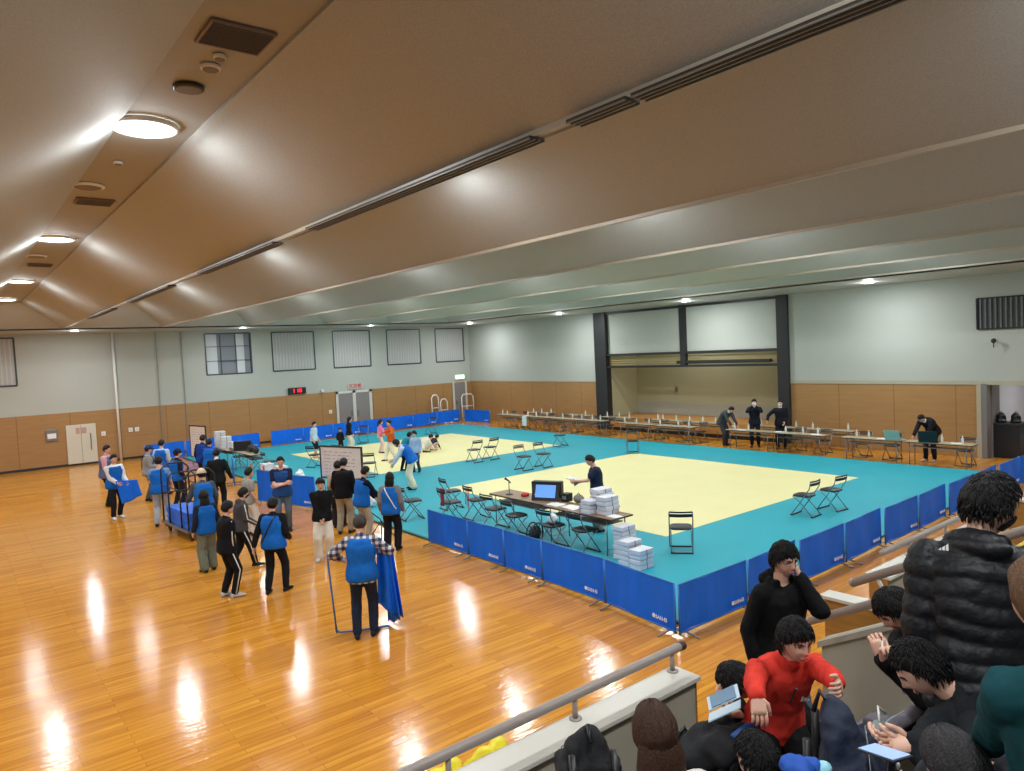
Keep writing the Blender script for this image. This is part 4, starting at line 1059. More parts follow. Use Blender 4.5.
        mm.build('face_mask', mat('mask_'+str(mask), (240, 240, 240) if mask == 'white' else (28, 28, 32), .8), root, smooth=True, fix=False)
    if glasses:
        gm = MB()
        for sx in (1, -1):
            c = fo(.38*sx, .02, .012); gm.tube([c+rotH @ V((.021*math.cos(q)*HS, 0, .016*math.sin(q)*HS)) for q in [2*PI*i/14 for i in range(14)]], .0016, 5, closed=True)
            gm.tube([c+rotH @ V((.021*sx, 0, .003)), HC+rotH @ (V((.08*sx, -.005, .01))*HS)], .0014, 5)
        gm.tube([fo(.38, .02, .012)-rotH @ V((.021, 0, 0)), fo(-.38, .02, .012)+rotH @ V((.021, 0, 0))], .0016, 5); gm.build('glasses', M_DARK, root)
    # ---- clothes
    SM = shirtmat or cloth(shirt); inf = (.022*s if fine else .028*s) if not puffer else .036*s
    c = MB(); c.loft([tring(t, inf+(.012*s if t < .2 else 0)) for t in ([hem*2] if hem*2 < -.15 else [])+[-.15, 0, .3, .6, .8, .92]]+[tring(.985, inf*.55)])
    for sd in (1, -1):
        ar = (.018*s if fine else .022*s) if not puffer else .03*s
        c.cap(SH+(sh[sd]-SH)*.4, sh[sd]-un*.01*s, .056*s+ar*.8, .054*s+ar*.8)
        if sleeve == 'long': c.cap(sh[sd], el[sd], .05*s+ar, .042*s+ar); c.cap(el[sd], el[sd].lerp(wr[sd], .93), .041*s+ar, .030*s+ar*.9)
        elif sleeve == 'short': c.cap(sh[sd], sh[sd].lerp(el[sd], .6), .052*s+ar, .05*s+ar)
    if hood:
        hb = NB-un.cross(rv)*.07*s+un*.0*s; c.ell(hb+un*.01*s, (.12*s, .065*s, .055*s), M.Rotation(hy*.5, 3, 'Z'))
        for a in range(7):
            q = R(-20+a*220/6); c.ell(NB+un*.015*s+rv*(.085*s*math.cos(q))-un.cross(rv)*(.08*s*math.sin(q)), .034*s)
    elif collar or sleeve == 'long': c.cap(NB-un*.02*s, NB+un*.02*s, .068*s, .062*s)
    amp = .010 if not fine else .009
    wf = wrinkle(amp, 9, random.uniform(0, 40)); wf2 = wrinkle(.006, 24, 3.3)
    if puffer:
        def df(co):
            best = 1e9; ph = 0
            t = (co-Pv).dot(un); dist = abs((co-Pv-un*t).dot(rv))
            ph = t
            for sd in (1, -1):
                for A, B, o in ((sh[sd], el[sd], 0), (el[sd], wr[sd], .285*s)):
                    ab = B-A; q = max(0, min(1, (co-A).dot(ab)/ab.length_squared)); dd = (co-A-ab*q).length
                    if dd < .10*s and dist > .15*s and dd < best: best = dd; ph = q*ab.length+o
            return 0.009*abs(math.sin(ph*PI/.075+noise.noise(co*5)))-.003+.010*noise.noise(co*7)+.004*noise.noise(co*19)
        cb = remesh(c, vx, 4, df)
    else:
        cb = remesh(c, vx, 4, (lambda co: wf(co)+(wf2(co) if fine else 0)))
    so = cb.build('jacket' if (puffer or collar) else 'shirt', SM, root, smooth=True, fix=False)
    if collar:
        cm = MB(); cm.cap(NB-un*.0*s, NB+un*.035*s, .066*s, .060*s, 14); f3 = (NB-pts[-2]).normalized()
        cm.build('collar', M_PAPER, so, smooth=True, fix=False)
    BMAT = bibmat or (M_BIB if bib else None)
    if bib:
        v = MB(); i2 = inf+.016*s
        v.loft([tring(t, i2+(.012*s if t < .1 else 0)) for t in (-.22, -.1, 0, .3, .55, .72)]+[tring(.82, i2, kx=.86), tring(.9, i2+.008*s, kx=.9), tring(.965, i2*.9)])
        wv = wrinkle(.008, 10, random.uniform(0, 9)); remesh(v, vx, 3, lambda co: wv(co)).build('bib', BMAT, root, smooth=True, fix=False)
    if strap:
        sm = MB(); L = []
        for i in range(17):
            q = 2*PI*i/16; t = .5+.47*math.cos(q); xx = (.10-.26*(.5-.5*math.cos(q)))*(-strap)
            cc, r, f = frame(min(t, .95)); hd = (interp([(a, b) for a, _, b in tab], t)*s+.052*s)
            L.append(cc+r*xx*s+f*(hd*(1 if math.sin(q) > 0 else -1)*min(1, abs(math.sin(q))*2.2)))
        sm.tube(L[:-1], .014*s, 6, closed=True); sm.build('bag_strap', M_WHITE if strap > 0 else M_BLACK, root, smooth=True)
    if pants is not None:
        PM = cloth(pants); p = MB(); p.loft([tring(t, .012*s) for t in (-.3, -.15, 0, .12)])
        for sd in (1, -1):
            a = an[sd] if not shorts else kn[sd].lerp(hp[sd], .12); kq = kn[sd]
            p.cap(hp[sd], kq, .100*s, (.078+.05*(flare-1))*s)
            if not shorts: p.cap(kq, kq.lerp(a, .95), (.078+.05*(flare-1))*s, .064*s*flare)
        wp = wrinkle(.010, 8, random.uniform(0, 30)); po = remesh(p, vx, 3, lambda co: wp(co)+(wf2(co) if fine else 0)).build('shorts' if shorts else 'trousers', PM, root, smooth=True, fix=False)
        if stripe:
            for sd in (1, -1):
                for off in ((0,) if stripe == 1 else (-.02, .02)):
                    stp = MB(); q = V((sd*.1*s, off, 0)); stp.tube([hp[sd]+q*1.02, kn[sd]+q*.74, an[sd]+q*.56], .011*s, 6)
                    stp.build('side_stripe', M_WHITE, po, smooth=True)
            if stripe == 1 and sleeve == 'long':
                for sd in (1, -1):
                    sl = MB(); o3 = V((sd*.06*s, 0, 0)); sl.tube([sh[sd]+V((sd*.055*s, 0, .03*s)), el[sd]+o3, wr[sd]+o3*.8], .011*s, 6)
                    sl.build('sleeve_stripe', M_WHITE, so, smooth=True)
    if shoes is not None:
        for sd in (1, -1):
            A = an[sd]; d = V(P.get('toeR' if sd > 0 else 'toeL', (.18*sd, 1, 0))).normalized(); r = V((d.y, -d.x, 0)); z0 = A.z-.085*s
            def fr(y, hw, ht, zc): return [V((A.x, A.y, z0))+d*y*s+r*(hw*s*math.cos(q))+V((0, 0, (zc+ht*math.sin(q))*s if True else 0)) for q in [2*PI*i/12 for i in range(12)]]
            m = MB(); m.loft([fr(-.075, .022, .03, .035), fr(-.055, .036, .042, .044), fr(0, .040, .048, .05), fr(.08, .043, .034, .036), fr(.15, .044, .026, .028), fr(.19, .028, .018, .02)])
            m.v = [V((v.x, v.y, max(v.z, z0+.002))) for v in m.v]
            m.build('shoe', cloth(shoes), root, smooth=True)
    return root, dict(frame=frame, NB=NB, HC=HC, rotH=rotH, sh=sh, el=el, wr=wr, un=un, rv=rv, M=inv.inverted(), s=s, inf=inf, tring=tring, SM=SM, so=so, root=root)

BLU = (20, 92, 190); GRY = (110, 110, 112)
def mid(px, label, face, h, z=0, **k):
    return person(label, at(px[0], px[1], z), face, h=h, **k)
HOLD = dict(handR=(.12, .30, 1.02), handL=(-.12, .30, 1.02), curlR=.7, curlL=.7)
WALK = dict(footR=(.10, .22, .085), footL=(-.10, -.22, .12))
# the left group
mid((108.5, 506), 'person in a pink shirt and grey vest standing behind the one in white sleeves', 250, 1.74, shirt=(214, 160, 170), bib=1, bibmat=cloth((92, 104, 140)), pants=(28, 28, 34), P=dict(handR=(.2, .3, 1.0), handL=(-.1, .32, 1.0)))
q, J = mid((117, 518.4), 'person in white long sleeves and blue bib holding a folded blue cloth', 205, 1.68, shirt=(232, 234, 238), bib=1, pants=(30, 30, 38), shoes=(220, 220, 220), P=dict(handR=(.06, .30, .98), handL=(-.2, .28, .96), curlR=.9, curlL=.8))
mid((150, 501), 'person in a grey sweater and dark cap with a black shoulder bag', 275, 1.62, shirt=(150, 150, 152), pants=(104, 104, 104), cap=(50, 60, 84), strap=-1, P=dict(handR=(.2, .3, 1.05), handL=(-.05, .3, 1.05)))
mid((164, 495), 'person in a blue bib mostly hidden behind the two nearest the cart', 330, 1.68, shirt=(180, 190, 210), bib=1, pants=(70, 80, 100))
mid((162.5, 526), 'person in a blue bib and pale jeans at the left end of the cart', 345, 1.70, shirt=(120, 150, 190), sleeve='short', bib=1, pants=(168, 174, 184), flare=1.15, P=dict(handR=(.2, .34, 1.0), handL=(-.2, .3, 1.0)))
mid((179, 508.4), 'person in a dark top and blue bib just behind the cart rail', 300, 1.62, shirt=(30, 34, 56), bib=1, pants=(30, 34, 50), cap=(36, 40, 60))
mid((205, 487), 'person in navy standing by the tall whiteboard, left of the pair', 330, 1.66, shirt=(26, 34, 66), bib=1, bibmat=cloth((24, 60, 140)), pants=(26, 30, 44))
mid((212, 491), 'person in a blue bib in front of the tall whiteboard, right of the pair', 345, 1.6, shirt=(20, 60, 140), bib=1, pants=(24, 34, 60))
mid((220, 512), 'person in a black suit with white collar, back to the camera', 350, 1.66, shirt=(20, 24, 26), collar=1, pants=(22, 24, 28), P=dict(handR=(.34, .1, .9)))
mid((207, 546), 'person in a pale cap and blue bib behind the long haired one', 10, 1.66, shirt=(70, 80, 92), bib=1, pants=(40, 44, 50), cap=(204, 190, 168), P=dict(handR=(.25, .2, .95), handL=(-.28, .3, 1.0)))
mid((209.8, 571), 'person with long black hair, blue bib and wide grey green trousers', 20, 1.52, shirt=(30, 40, 60), bib=1, pants=(116, 122, 108), flare=1.45, hair='long', hairlen=.42, fat=.92)
mid((229.8, 597), 'person in a black track suit with white side stripes', 292, 1.6, shirt=(20, 22, 28), pants=(20, 22, 28), stripe=1, shoes=(190, 190, 190), hair='fringe', P=dict(handR=(.12, .06, .80), handL=(-.1, .1, .8)))
mid((242.6, 568), 'person in a grey hooded top and black mask walking right', 285, 1.52, shirt=(72, 72, 76), pants=(22, 24, 28), stripe=1, mask='black', hair='fringe', hood=True, P=dict(footR=(.08, .26, .085), footL=(-.08, -.2, .11), handR=(.2, .3, .95), handL=(-.1, .3, .92), lean=8))
mid((250.6, 535.5), 'person in a grey shirt and white trousers raising one arm', 300, 1.52, shirt=(150, 148, 144), sleeve='short', pants=(222, 222, 220), flare=1.25, fat=.9, P=dict(handL=(-.1, .2, 1.72), elbL=(-.3, .6, -.3)))
mid((276.8, 592.6), 'person with black sleeves, blue bib and cross body bag, seen from behind', 335, 1.6, shirt=(22, 24, 30), bib=1, pants=(24, 26, 32), strap=-1, shoes=(30, 30, 34), hair='fringe', P=dict(footR=(.14, .1, .085), footL=(-.12, -.08, .085), handL=(-.36, -.06, .82), elbL=(-1, -.3, 0), handR=(.22, .2, .95)))
mid((285, 531), 'man in a blue bib and jeans with his arms crossed, facing the camera', 176, 1.72, shirt=(24, 32, 60), sleeve='short', bib=1, bibmat=cloth((34, 76, 140)), pants=(88, 104, 120), P=dict(handR=(-.08, .21, 1.13), handL=(.07, .25, 1.09), elbR=(.6, .3, -1), elbL=(-.6, .3, -1), palmR=(0, -1, 0), palmL=(0, -1, 0), hdirR=(-1, .1, 0), hdirL=(1, .1, 0)))
mid((325, 558.8), 'person in a black sweater and white trousers facing the camera with joined hands', 178, 1.6, shirt=(18, 20, 24), pants=(226, 222, 210), flare=1.45, hair='fringe', shoes=(190, 196, 206), P=dict(handR=(.04, .20, .88), handL=(-.04, .20, .90), hpitch=12))
mid((340, 527), 'person in beige leaning in beside the one in a black sweatshirt', 350, 1.52, shirt=(176, 160, 138), pants=(34, 32, 34), fat=.9, P=dict(lean=12))
mid((345.5, 533.5), 'person in a black sweatshirt and beige trousers, back turned, at the whiteboard', 340, 1.68, shirt=(16, 16, 20), pants=(160, 150, 132), flare=1.15, P=dict(hpitch=22, lean=8))
mid((364, 541), 'person in a blue bib over black sleeves turned to the right by the whiteboard', 300, 1.58, shirt=(20, 26, 44), bib=1, pants=(168, 160, 146), P=dict(handR=(.1, .42, .95), handL=(-.05, .42, .9), lean=8, hpitch=20), shoes=(60, 60, 64))
mid((393, 550.7), 'woman with blue bib, grey sleeves and a white bag strap, back turned', 345, 1.56, shirt=(128, 128, 132), bib=1, pants=(22, 24, 32), flare=1.25, strap=1, hair='bob', fat=.93)
mid((365.8, 637), 'man in a plaid shirt and blue bib holding a bare barrier frame', 352, 1.70, shirtmat=plaid_mat(), bib=1, pants=(34, 44, 66), shoes=(40, 44, 60), hem=-.14, haircol=M_HAIRG, hair='short', P=dict(handL=(-.30, .18, 1.08), elbL=(-1, -.5, -.4), handR=(.24, .22, 1.15), elbR=(1, -.3, -.5), hpitch=14, curlL=1.0, curlR=1.0))
# on the mat
mid((315, 458), 'boy in a pale blue shirt and dark shorts standing alone on the mat', 240, 1.42, ZM, shirt=(176, 208, 232), sleeve='short', pants=(24, 28, 40), shorts=True, shoes=(210, 170, 140))
mid((341, 452), 'small child in black standing left of the woman in white trousers', 200, .98, ZM, shirt=(24, 26, 30), pants=(24, 24, 30))
mid((350, 451.5), 'woman with long hair, black top and wide white trousers on the mat', 280, 1.42, ZM, shirt=(26, 28, 36), pants=(216, 212, 204), flare=1.6, hair='long', hairlen=.3, fat=.9)
mid((381, 453), 'child in a pink top holding hands near the child in orange', 270, 1.33, ZM, shirt=(226, 130, 176), pants=(214, 190, 190), flare=1.2, hair='pony', hairlen=.2, fat=.9, P=dict(handR=(.12, .4, 1.05), handL=(-.1, .4, 1.05)))
mid((392.3, 460.5), 'child in an orange jacket and white trousers stepping on the mat', 110, 1.5, ZM, shirt=(204, 92, 40), pants=(226, 222, 208), flare=1.35, hem=-.13, P=dict(handR=(.1, .45, 1.1), handL=(-.3, .35, 1.15), footR=(.1, .25, .085), footL=(-.1, -.15, .1)))
mid((404, 471), 'child in a teal top bending behind the person in the blue bib', 300, 1.35, ZM, shirt=(30, 130, 150), pants=(26, 30, 40), hair='fringe', P=dict(lean=35, handR=(.15, .45, .75), handL=(-.15, .45, .75)))
mid((413.5, 489), 'person with dark bushy hair, blue bib and cream trousers leaning to the left', 80, 1.62, ZM, shirt=(196, 206, 226), bib=1, pants=(224, 216, 190), flare=1.55, hair='bob', P=dict(lean=38, hpitch=45, handR=(.1, .6, .9), handL=(-.15, .55, .8), curve=.4))
mid((417, 472), 'person standing just behind the leaning one in the blue bib', 150, 1.36, ZM, shirt=(170, 190, 220), pants=(60, 70, 96), hair='fringe')
def crouch(px, label, face, **k):
    return mid(px, label, face, k.pop('h', 1.3), ZM, P=dict(hip=(0, -.05, .30), lean=42, handR=(.2, .5, .12), handL=(-.2, .5, .12), footR=(.14, .12, .085), footL=(-.14, .05, .085), kneeR=(.4, 1, .6), kneeL=(-.4, 1, .6), hpitch=40), **k)
crouch((424, 452.5), 'child in white crouching with hands on the yellow mat, left one', 290, shirt=(226, 222, 214), pants=(200, 190, 180), hair='fringe')
crouch((431.5, 450.5), 'child with dark hair crouching low on the yellow mat, right one', 300, shirt=(60, 50, 56), pants=(200, 170, 160), hair='fringe', h=1.15)
q, J = mid((599, 531), 'man in a navy t-shirt handling papers behind the scoring table', 98, 1.62, ZM, shirt=(34, 44, 66), sleeve='short', pants=(150, 142, 124), flare=1.1, P=dict(handR=(.14, .40, 1.08), handL=(-.12, .48, 1.16), hpitch=30, lean=5, curlR=.8, curlL=.6, elbR=(.4, -1, -.6), elbL=(-.4, -.6, -1)), vox=.012)
t = thing('paper_sheets', 'white papers held by the man in the navy t-shirt', 'papers', J['M'] @ V((.02, .47, 1.12)), R(20)); MB().box((0, 0, 0), (.22, .3, .004), M.Rotation(.2, 3, 'X')).build('sheet', M_PAPER, t); MB().box((.02, 0, -.012), (.21, .29, .012), M.Rotation(.2, 3, 'X')).build('pad', M_DARK, t)
# officials by the right wall
person('man in a grey suit bending over the wall table left of the portal post', (22.5, 15.85, 0), None, head=262, h=1.66, shirt=(66, 72, 76), collar=1, pants=(58, 60, 66), P=dict(lean=42, hpitch=45, hip=(0, -.12, .92), handR=(.15, .5, .78), handL=(-.15, .5, .78)))
person('man in dark clothes holding a white phone up to his face', (22.75, 14.75, 0), None, head=212, h=1.72, shirt=(30, 34, 46), collar=1, pants=(30, 32, 40), P=dict(handR=(.06, .26, 1.48), handL=(-.06, .26, 1.48), elbR=(1, .2, -1), elbL=(-1, .2, -1)), mask='white')
person('man in a dark suit standing against the portal post with one arm out', (22.8, 13.75, 0), None, head=205, h=1.72, shirt=(24, 26, 34), collar=1, pants=(24, 26, 32), P=dict(handR=(.42, .25, 1.02), elbR=(1, -.3, -.5), handL=(-.15, .2, .95)), mask='white')
person('man in a black suit bending over the laptop at the doorway end', (22.75, 8.9, 0), None, head=168, h=1.72, shirt=(22, 24, 32), collar=1, pants=(22, 24, 30), shoes=(190, 160, 150), P=dict(lean=50, hpitch=50, hip=(0, -.15, .92), handR=(.15, .55, .80), handL=(-.15, .5, .80)))
t = thing('white_phone', 'white phone held up by the man in dark clothes', 'phone', (22.55, 14.62, 1.50), R(122)); MB().bx(-.06, .06, -.006, .006, 0, .12).build('body', M_WHITE, t, bev=.004); MB().bx(-.05, -.03, -.009, -.006, .09, .11).build('lens', M_BLACK, t)

# things held in the left group
def cloth_sheet(name, label, cat, A, B, C_, D_, m, parent=None, amp=.03, n=14, kind='cloth'):
    """quad of cloth between four world points A,B top / C,D bottom"""
    A, B, C_, D_ = map(V, (A, B, C_, D_)); t = thing(name, label, cat, (A+B)/2)
    mb = MB(); vs = []; nrm = (B-A).cross(C_-A).normalized()
    for i in range(n+1):
        for j in range(n+1):
            u, v = i/n, j/n; p = A.lerp(B, u).lerp(C_.lerp(D_, u), v); vs.append(p+nrm*(amp*math.sin(u*9+v)*(.3+v)+amp*.4*noise.noise(V((u*4, v*4, A.x))))-t.location)
    mb.add(vs, [(i*(n+1)+j, (i+1)*(n+1)+j, (i+1)*(n+1)+j+1, i*(n+1)+j+1) for i in range(n) for j in range(n)])
    o = mb.build('fabric', m, t, smooth=True); s = o.modifiers.new('solid', 'SOLIDIFY'); s.thickness = .012; s.offset = 0
    return t
p2 = at(117, 518.4)
def loc2(p, az, x, y, z):   # x right, y forward of a person at p heading az(deg)
    r = R(az)-PI/2; return V((p.x+x*math.cos(r)-y*math.sin(r), p.y+x*math.sin(r)+y*math.cos(r), z))
h2 = math.degrees(math.atan2(p2.y, p2.x))+205
cloth_sheet('folded_cloth', 'blue cloth draped over the arms of the one in white sleeves', 'cloth', loc2(p2, h2, .12, .32, 1.02), loc2(p2, h2, -.42, .34, .98), loc2(p2, h2, .0, .36, .40), loc2(p2, h2, -.50, .38, .55), M_BLUE)
p22 = at(365.8, 637); h22 = math.degrees(math.atan2(p22.y, p22.x))+352
T22 = lambda x, y, z: loc2(p22, h22, x, y, z)
cloth_sheet('loose_cloth', 'loose blue barrier cloth hanging from the plaid shirted man to the floor', 'cloth', T22(.20, .16, 1.26), T22(.36, .20, 1.2), T22(.20, .10, .42), T22(.46, .24, .12), M_BLUE, amp=.05)
cloth_sheet('loose_cloth', 'second dark fold of blue barrier cloth under the arm of the plaid shirted man', 'cloth', T22(.26, .32, 1.24), T22(.40, .34, 1.12), T22(.28, .4, .03), T22(.50, .36, .12), M_BLUE, amp=.05)
t = thing('barrier_frame', 'bare blue tube barrier frame held upright by the plaid shirted man', 'barrier', (0, 0, 0))
pts = [T22(-.42, .16, .03), T22(-.46, .18, .6), T22(-.50, .22, 1.12), T22(-.44, .24, 1.2), T22(-.1, .3, 1.23)]
MB().tube(pts, .014, 8).build('upright_tube', M_BLUEF, t, smooth=True)
MB().tube([T22(-.44, .16, .09), T22(-.38, .17, .03), T22(-.1, .22, .02), T22(.3, .3, .02)], .013, 8).build('base_tube', M_BLUEF, t, smooth=True)
# stand carried by the person at the whiteboard
t = thing('music_stand', 'thin black tripod stand next to the woman with the white strap', 'stand', at(378, 540))
MB().tube([(-.25, .1, .75), (.05, -.05, .45), (.15, 0, .25)], .012, 6).build('pole', M_BLACK, t, smooth=True)
for a in (0, 2.1, 4.2): MB().tube([(.1, 0, .4), (.1+.3*math.cos(a), .3*math.sin(a), .01)], .01, 6).build('leg', M_BLACK, t, smooth=True)
# white equipment beside the whiteboard
for k, (px, lab, r) in enumerate([((300, 482), 'white plastic bag on the floor left of the whiteboard', .16), ((302, 492), 'white bundle on the mat edge left of the whiteboard', .14), ((372, 508), 'white bundle on the mat right of the whiteboard', .16)]):
    t = thing('plastic_bag', lab, 'bag', at(px[0], px[1])+V((0, 0, ZM))); m = MB(); m.ell((0, 0, r*.9), (r, r, r)); m.ell((.05, .03, r*1.5), (r*.6, r*.6, r*.7))
    remesh(m, .03, 1, lambda c: .05*noise.noise(c*9)).build('body', M_PAPER, t, smooth=True); MB().tube([(-.05, 0, r*1.9), (0, 0, r*2.4), (.05, 0, r*1.9)], .01, 5).build('handle', M_PAPER, t, smooth=True)

# coats/black bags beyond the doorway
t = thing('equipment_bin', 'tall black bin standing in the doorway on the right', 'bin', (24.75, 7.5, 0), 0); MB().bx(-.3, .3, -.36, .36, 0, 1.0).build('body', M_VINYL, t, bev=.03); MB().bx(-.32, .32, -.38, .38, .98, 1.04).build('rim', M_DARK, t, bev=.01)
for k, y in enumerate((7.68, 7.3)):
    t = thing('black_bag', 'rounded black bag poking out of the doorway bin, '+('left one' if k == 0 else 'right one'), 'bag', (24.72, y, 1.045)); m = MB(); m.ell((0, 0, .13), (.14, .13, .16)); m.ell((0, 0, .03), (.16, .15, .06)); remesh(m, .03, 1, lambda c: .02*noise.noise(c*11)).build('body', M_BLACK, t, smooth=True); MB().tube([(0, -.06, .26), (0, 0, .33), (0, .06, .26)], .012, 6).build('handle', M_STEEL, t, smooth=True)
t = thing('wire_rack', 'wire rack with small items beyond the black bin', 'rack', (25.6, 6.6, 0)); m = MB()
for z in (.2, .7, 1.2): m.tube([(-.3, -.5, z), (.3, -.5, z), (.3, .5, z), (-.3, .5, z)], .012, 6, closed=True)
for x in (-.3, .3):
    for y in (-.5, .5): m.tube([(x, y, 0), (x, y, 1.25)], .014, 6)
m.build('frame', M_STEEL, t, smooth=True)
MB().bx(-.25, .25, -.4, .4, .21, .5).build('carton', M_WHITE, t, bev=.01)

# ================================================================ BLEACHERS
ZF1, ZF2, ZF3, ZF4 = 1.1, 1.55, 2.0, 2.4
def stands():
    m = MB()
    xa, xb = X0, 4.9
    m.bx(xa, 4.05, 2.3, 3.2, 0, ZF1); m.bx(6.1, X1, 2.3, 3.2, 0, ZF1); m.bx(4.05, 4.9, 2.3, 3.2, 0, .86)
    for (y0, y1, z) in ((1.45, 2.3, ZF1), (.65, 1.45, ZF2), (-.15, .65, ZF3), (Y0, -.15, ZF4)): m.bx(xa, xb, y0, y1, 0, z); m.bx(6.1, X1, y0, y1, 0, z)
    struct(m.build('floor_bleacher', M_CONC))
    s = MB()
    for k in range(12): s.bx(4.98, 6.02, 3.2-.28*(k+1), 3.2-.28*k, 0, .2*(k+1)*.95)
    struct(s.build('stair_steps', M_CONC))
    def parapet(x0, x1, y=3.2, end=True):
        mb = MB(); mb.bx(x0, x1, y-.16, y, 0, 1.57); mb.mi = 1; mb.bx(x0, x1, y, y+.02, 0, 1.57)
        if end: mb.bx(x1, x1+.02, y-.16, y+.02, 0, 1.57); mb.bx(x0-.02, x0, y-.16, y+.02, 0, 1.57)
        mb.mi = 2; mb.bx(x0-.03, x1+.03, y-.19, y+.05, 1.57, 1.60)
        return struct(mb.build('wall_parapet', [M_PARA, M_PWOOD, M_CAPW], bev=.004))
    parapet(X0, 3.88); parapet(6.8, 9.6); parapet(11.5, X1-.1)
    def rail(x0, x1, y=3.19, cap='open end'):
        t = thing('hand_rail', 'grey tubular handrail on low posts along the %s parapet' % cap, 'rail', (x0, y, 1.6))
        L = x1-x0; o = MB(); o.tube([(0, 0, .15), (L-.04, 0, .15), (L, 0, .15)], .03, 14).build('rail_tube', M_RAIL, t, smooth=True)
        MB().tube([(L-.02, 0, .15), (L+.025, 0, .15)], .033, 14).build('end_cap', mat('brown_cap', (70, 44, 36), .5), t)
        k = int(L/.93)
        for i in range(k+1):
            x = L-.1-i*.93
            if x > 0 and x < L: MB().tube([(x, 0, 0), (x, 0, .14)], .017, 8).tube([(x, 0, 0), (x, 0, .008)], .04, 10).build('post', M_RAIL, t, smooth=True)
    rail(-2.0, 3.93, cap='front left'); rail(7.0, 9.55, cap='right hand')
    # stub walls with wood faces
    for x, nm in ((5.95, 'near'), (10.57, 'far')):
        mb = MB(); mb.bx(x, x+.12, 1.6, 3.22, 0, 1.57 if x < 7 else 1.66); mb.mi = 1; z = 1.57 if x < 7 else 1.66; mb.bx(x-.03, x+.15, 1.6, 3.25, z, z+.03)
        struct(mb.build('wall_stub', [M_PWOOD, M_CAPW], bev=.003))
    # sloped aisle wall
    xw = 4.9; sl = .53
    pr = [(2.68, 0), (2.68, 1.62), (-1.4, 1.62+sl*4.08), (-1.4, 0)]
    mb = MB(); mb.loft([[V((xw, y, z)) for y, z in pr], [V((xw+.1, y, z)) for y, z in pr]])
    mb.mi = 1; ct = [(2.70, 1.60), (2.70, 1.645), (-1.4, 1.645+sl*4.1), (-1.4, 1.60+sl*4.1)]
    mb.loft([[V((xw-.025, y, z)) for y, z in ct], [V((xw+.125, y, z)) for y, z in ct]])
    struct(mb.build('wall_aisle', [M_PARA, mat('cap_beige', (178, 170, 154), .45)]))
    nrm = V((0, sl, 1)).normalized(); d = V((0, -1, sl)).normalized()
    for nm, base, zz, y0 in (('lower', 1.62, .16, 2.80), ('upper', 1.62, .35, 2.46)):
        t = thing('hand_rail', 'sloping grey handrail of the stair aisle, %s one' % nm, 'rail', (xw+.05, 0, 0))
        z = lambda y: 1.645+sl*(2.70-y)+zz
        MB().tube([(0, y0+.0, z(y0)), (0, -1.4, z(-1.4))], .03, 14).build('rail_tube', M_RAIL, t, smooth=True)
        MB().ell((0, y0, z(y0)), .031).build('end_cap', M_RAIL, t, smooth=True)
        for yy in ((2.3, 1.2, .1) if nm == 'upper' else (1.9, .6)):
            top = V((0, yy, z(yy))); bot = top-nrm*(zz*.9)
            MB().tube([top, bot], .014, 8).build('post', M_CAPW, t, smooth=True)
stands()

def make_seat(loc, label):
    t = thing('stadium_seat', label, 'seat', loc, 0)
    RIM = mat('seat_pad_grey', (118, 112, 120), .8, bump=.2, bscale=80); SH = mat('seat_shell_beige', (150, 142, 120), .5)
    n = 16
    def outline(w, h, z0, k=5):
        pts = []
        for i in range(n+1):
            a = PI*i/n; x = w*math.copysign(abs(math.cos(a))**.45, math.cos(a)); z = z0+h*abs(math.sin(a))**.45; pts.append((x, z))
        return pts
    o = outline(.235, .46, .40)
    rim = MB(); rim.tube([(x, -.30-.05*(z-.4)/.46+.03*abs(x)/.235, z) for x, z in o], .034, 10)
    rim.build('backrest_rim', RIM, t, smooth=True)
    b = MB(); ctr = [(x*.9, z-.01) for x, z in o]
    for dy, nm in ((-.05, 1), (0, 0)):
        vs = [V((x, -.30+dy*.6-.05*(z-.4)/.46-(.02 if abs(x) < .15 else 0), z)) for x, z in ctr]
        b.mi = nm; b.add(vs, [tuple(range(len(vs)))])
    b.build('backrest', [RIM, SH], t, fix=False)
    c = MB(); c.loft([[V((x, y, z)) for x, y in ((-.22, -.27), (.22, -.27), (.23, .0), (.21, .18), (-.21, .18), (-.23, 0))] for z in (.36, .45)])
    c.build('seat', RIM, t, bev=.03)
    MB().bx(-.03, .03, -.25, -.1, 0, .37).bx(-.12, .12, -.3, -.05, 0, .02).build('pedestal', M_DARK, t)
    for sx in (-1, 1): MB().tube([(sx*.25, -.28, .4), (sx*.25, -.27, .62), (sx*.25, .0, .62)], .02, 8).build('armrest', RIM, t, smooth=True)
    return t
SEAT = None
def seat(x, y, z, label, rz=0):
    global SEAT
    if SEAT is None: SEAT = make_seat((x, y, z), label); return SEAT
    return dup(SEAT, (x, y, z), rz, label)
row1 = [(1.55, 'front row, left of the brown haired woman'), (2.07, 'front row seat of the brown haired woman'), (2.62, 'front row, under the short haired person at the bottom edge'), (3.14, 'front row seat at the left hand of the boy in red'), (3.66, 'front row, under the bent boy with the booklet'), (4.16, 'front row, nearest the sloping stair wall')]
for x, l in row1: seat(x, 1.90, ZF1, 'grey padded seat, '+l)
for x, l in [(1.9, 'second row, leftmost, by the person with grey black hair'), (2.45, 'second row seat of the boy holding the phone'), (3.0, 'second row seat behind the navy backpack'), (3.55, 'second row, behind the padded jacket man')]: seat(x, 1.10, ZF2, 'grey padded seat, '+l)
for x, l in [(2.2, 'third row seat of the person in dark teal'), (2.75, 'third row seat right of the person in dark teal')]: seat(x, .30, ZF3, 'grey padded seat, '+l)

# foreground people ------------------------------------------------------
M_TEALC = cloth((16, 62, 68))
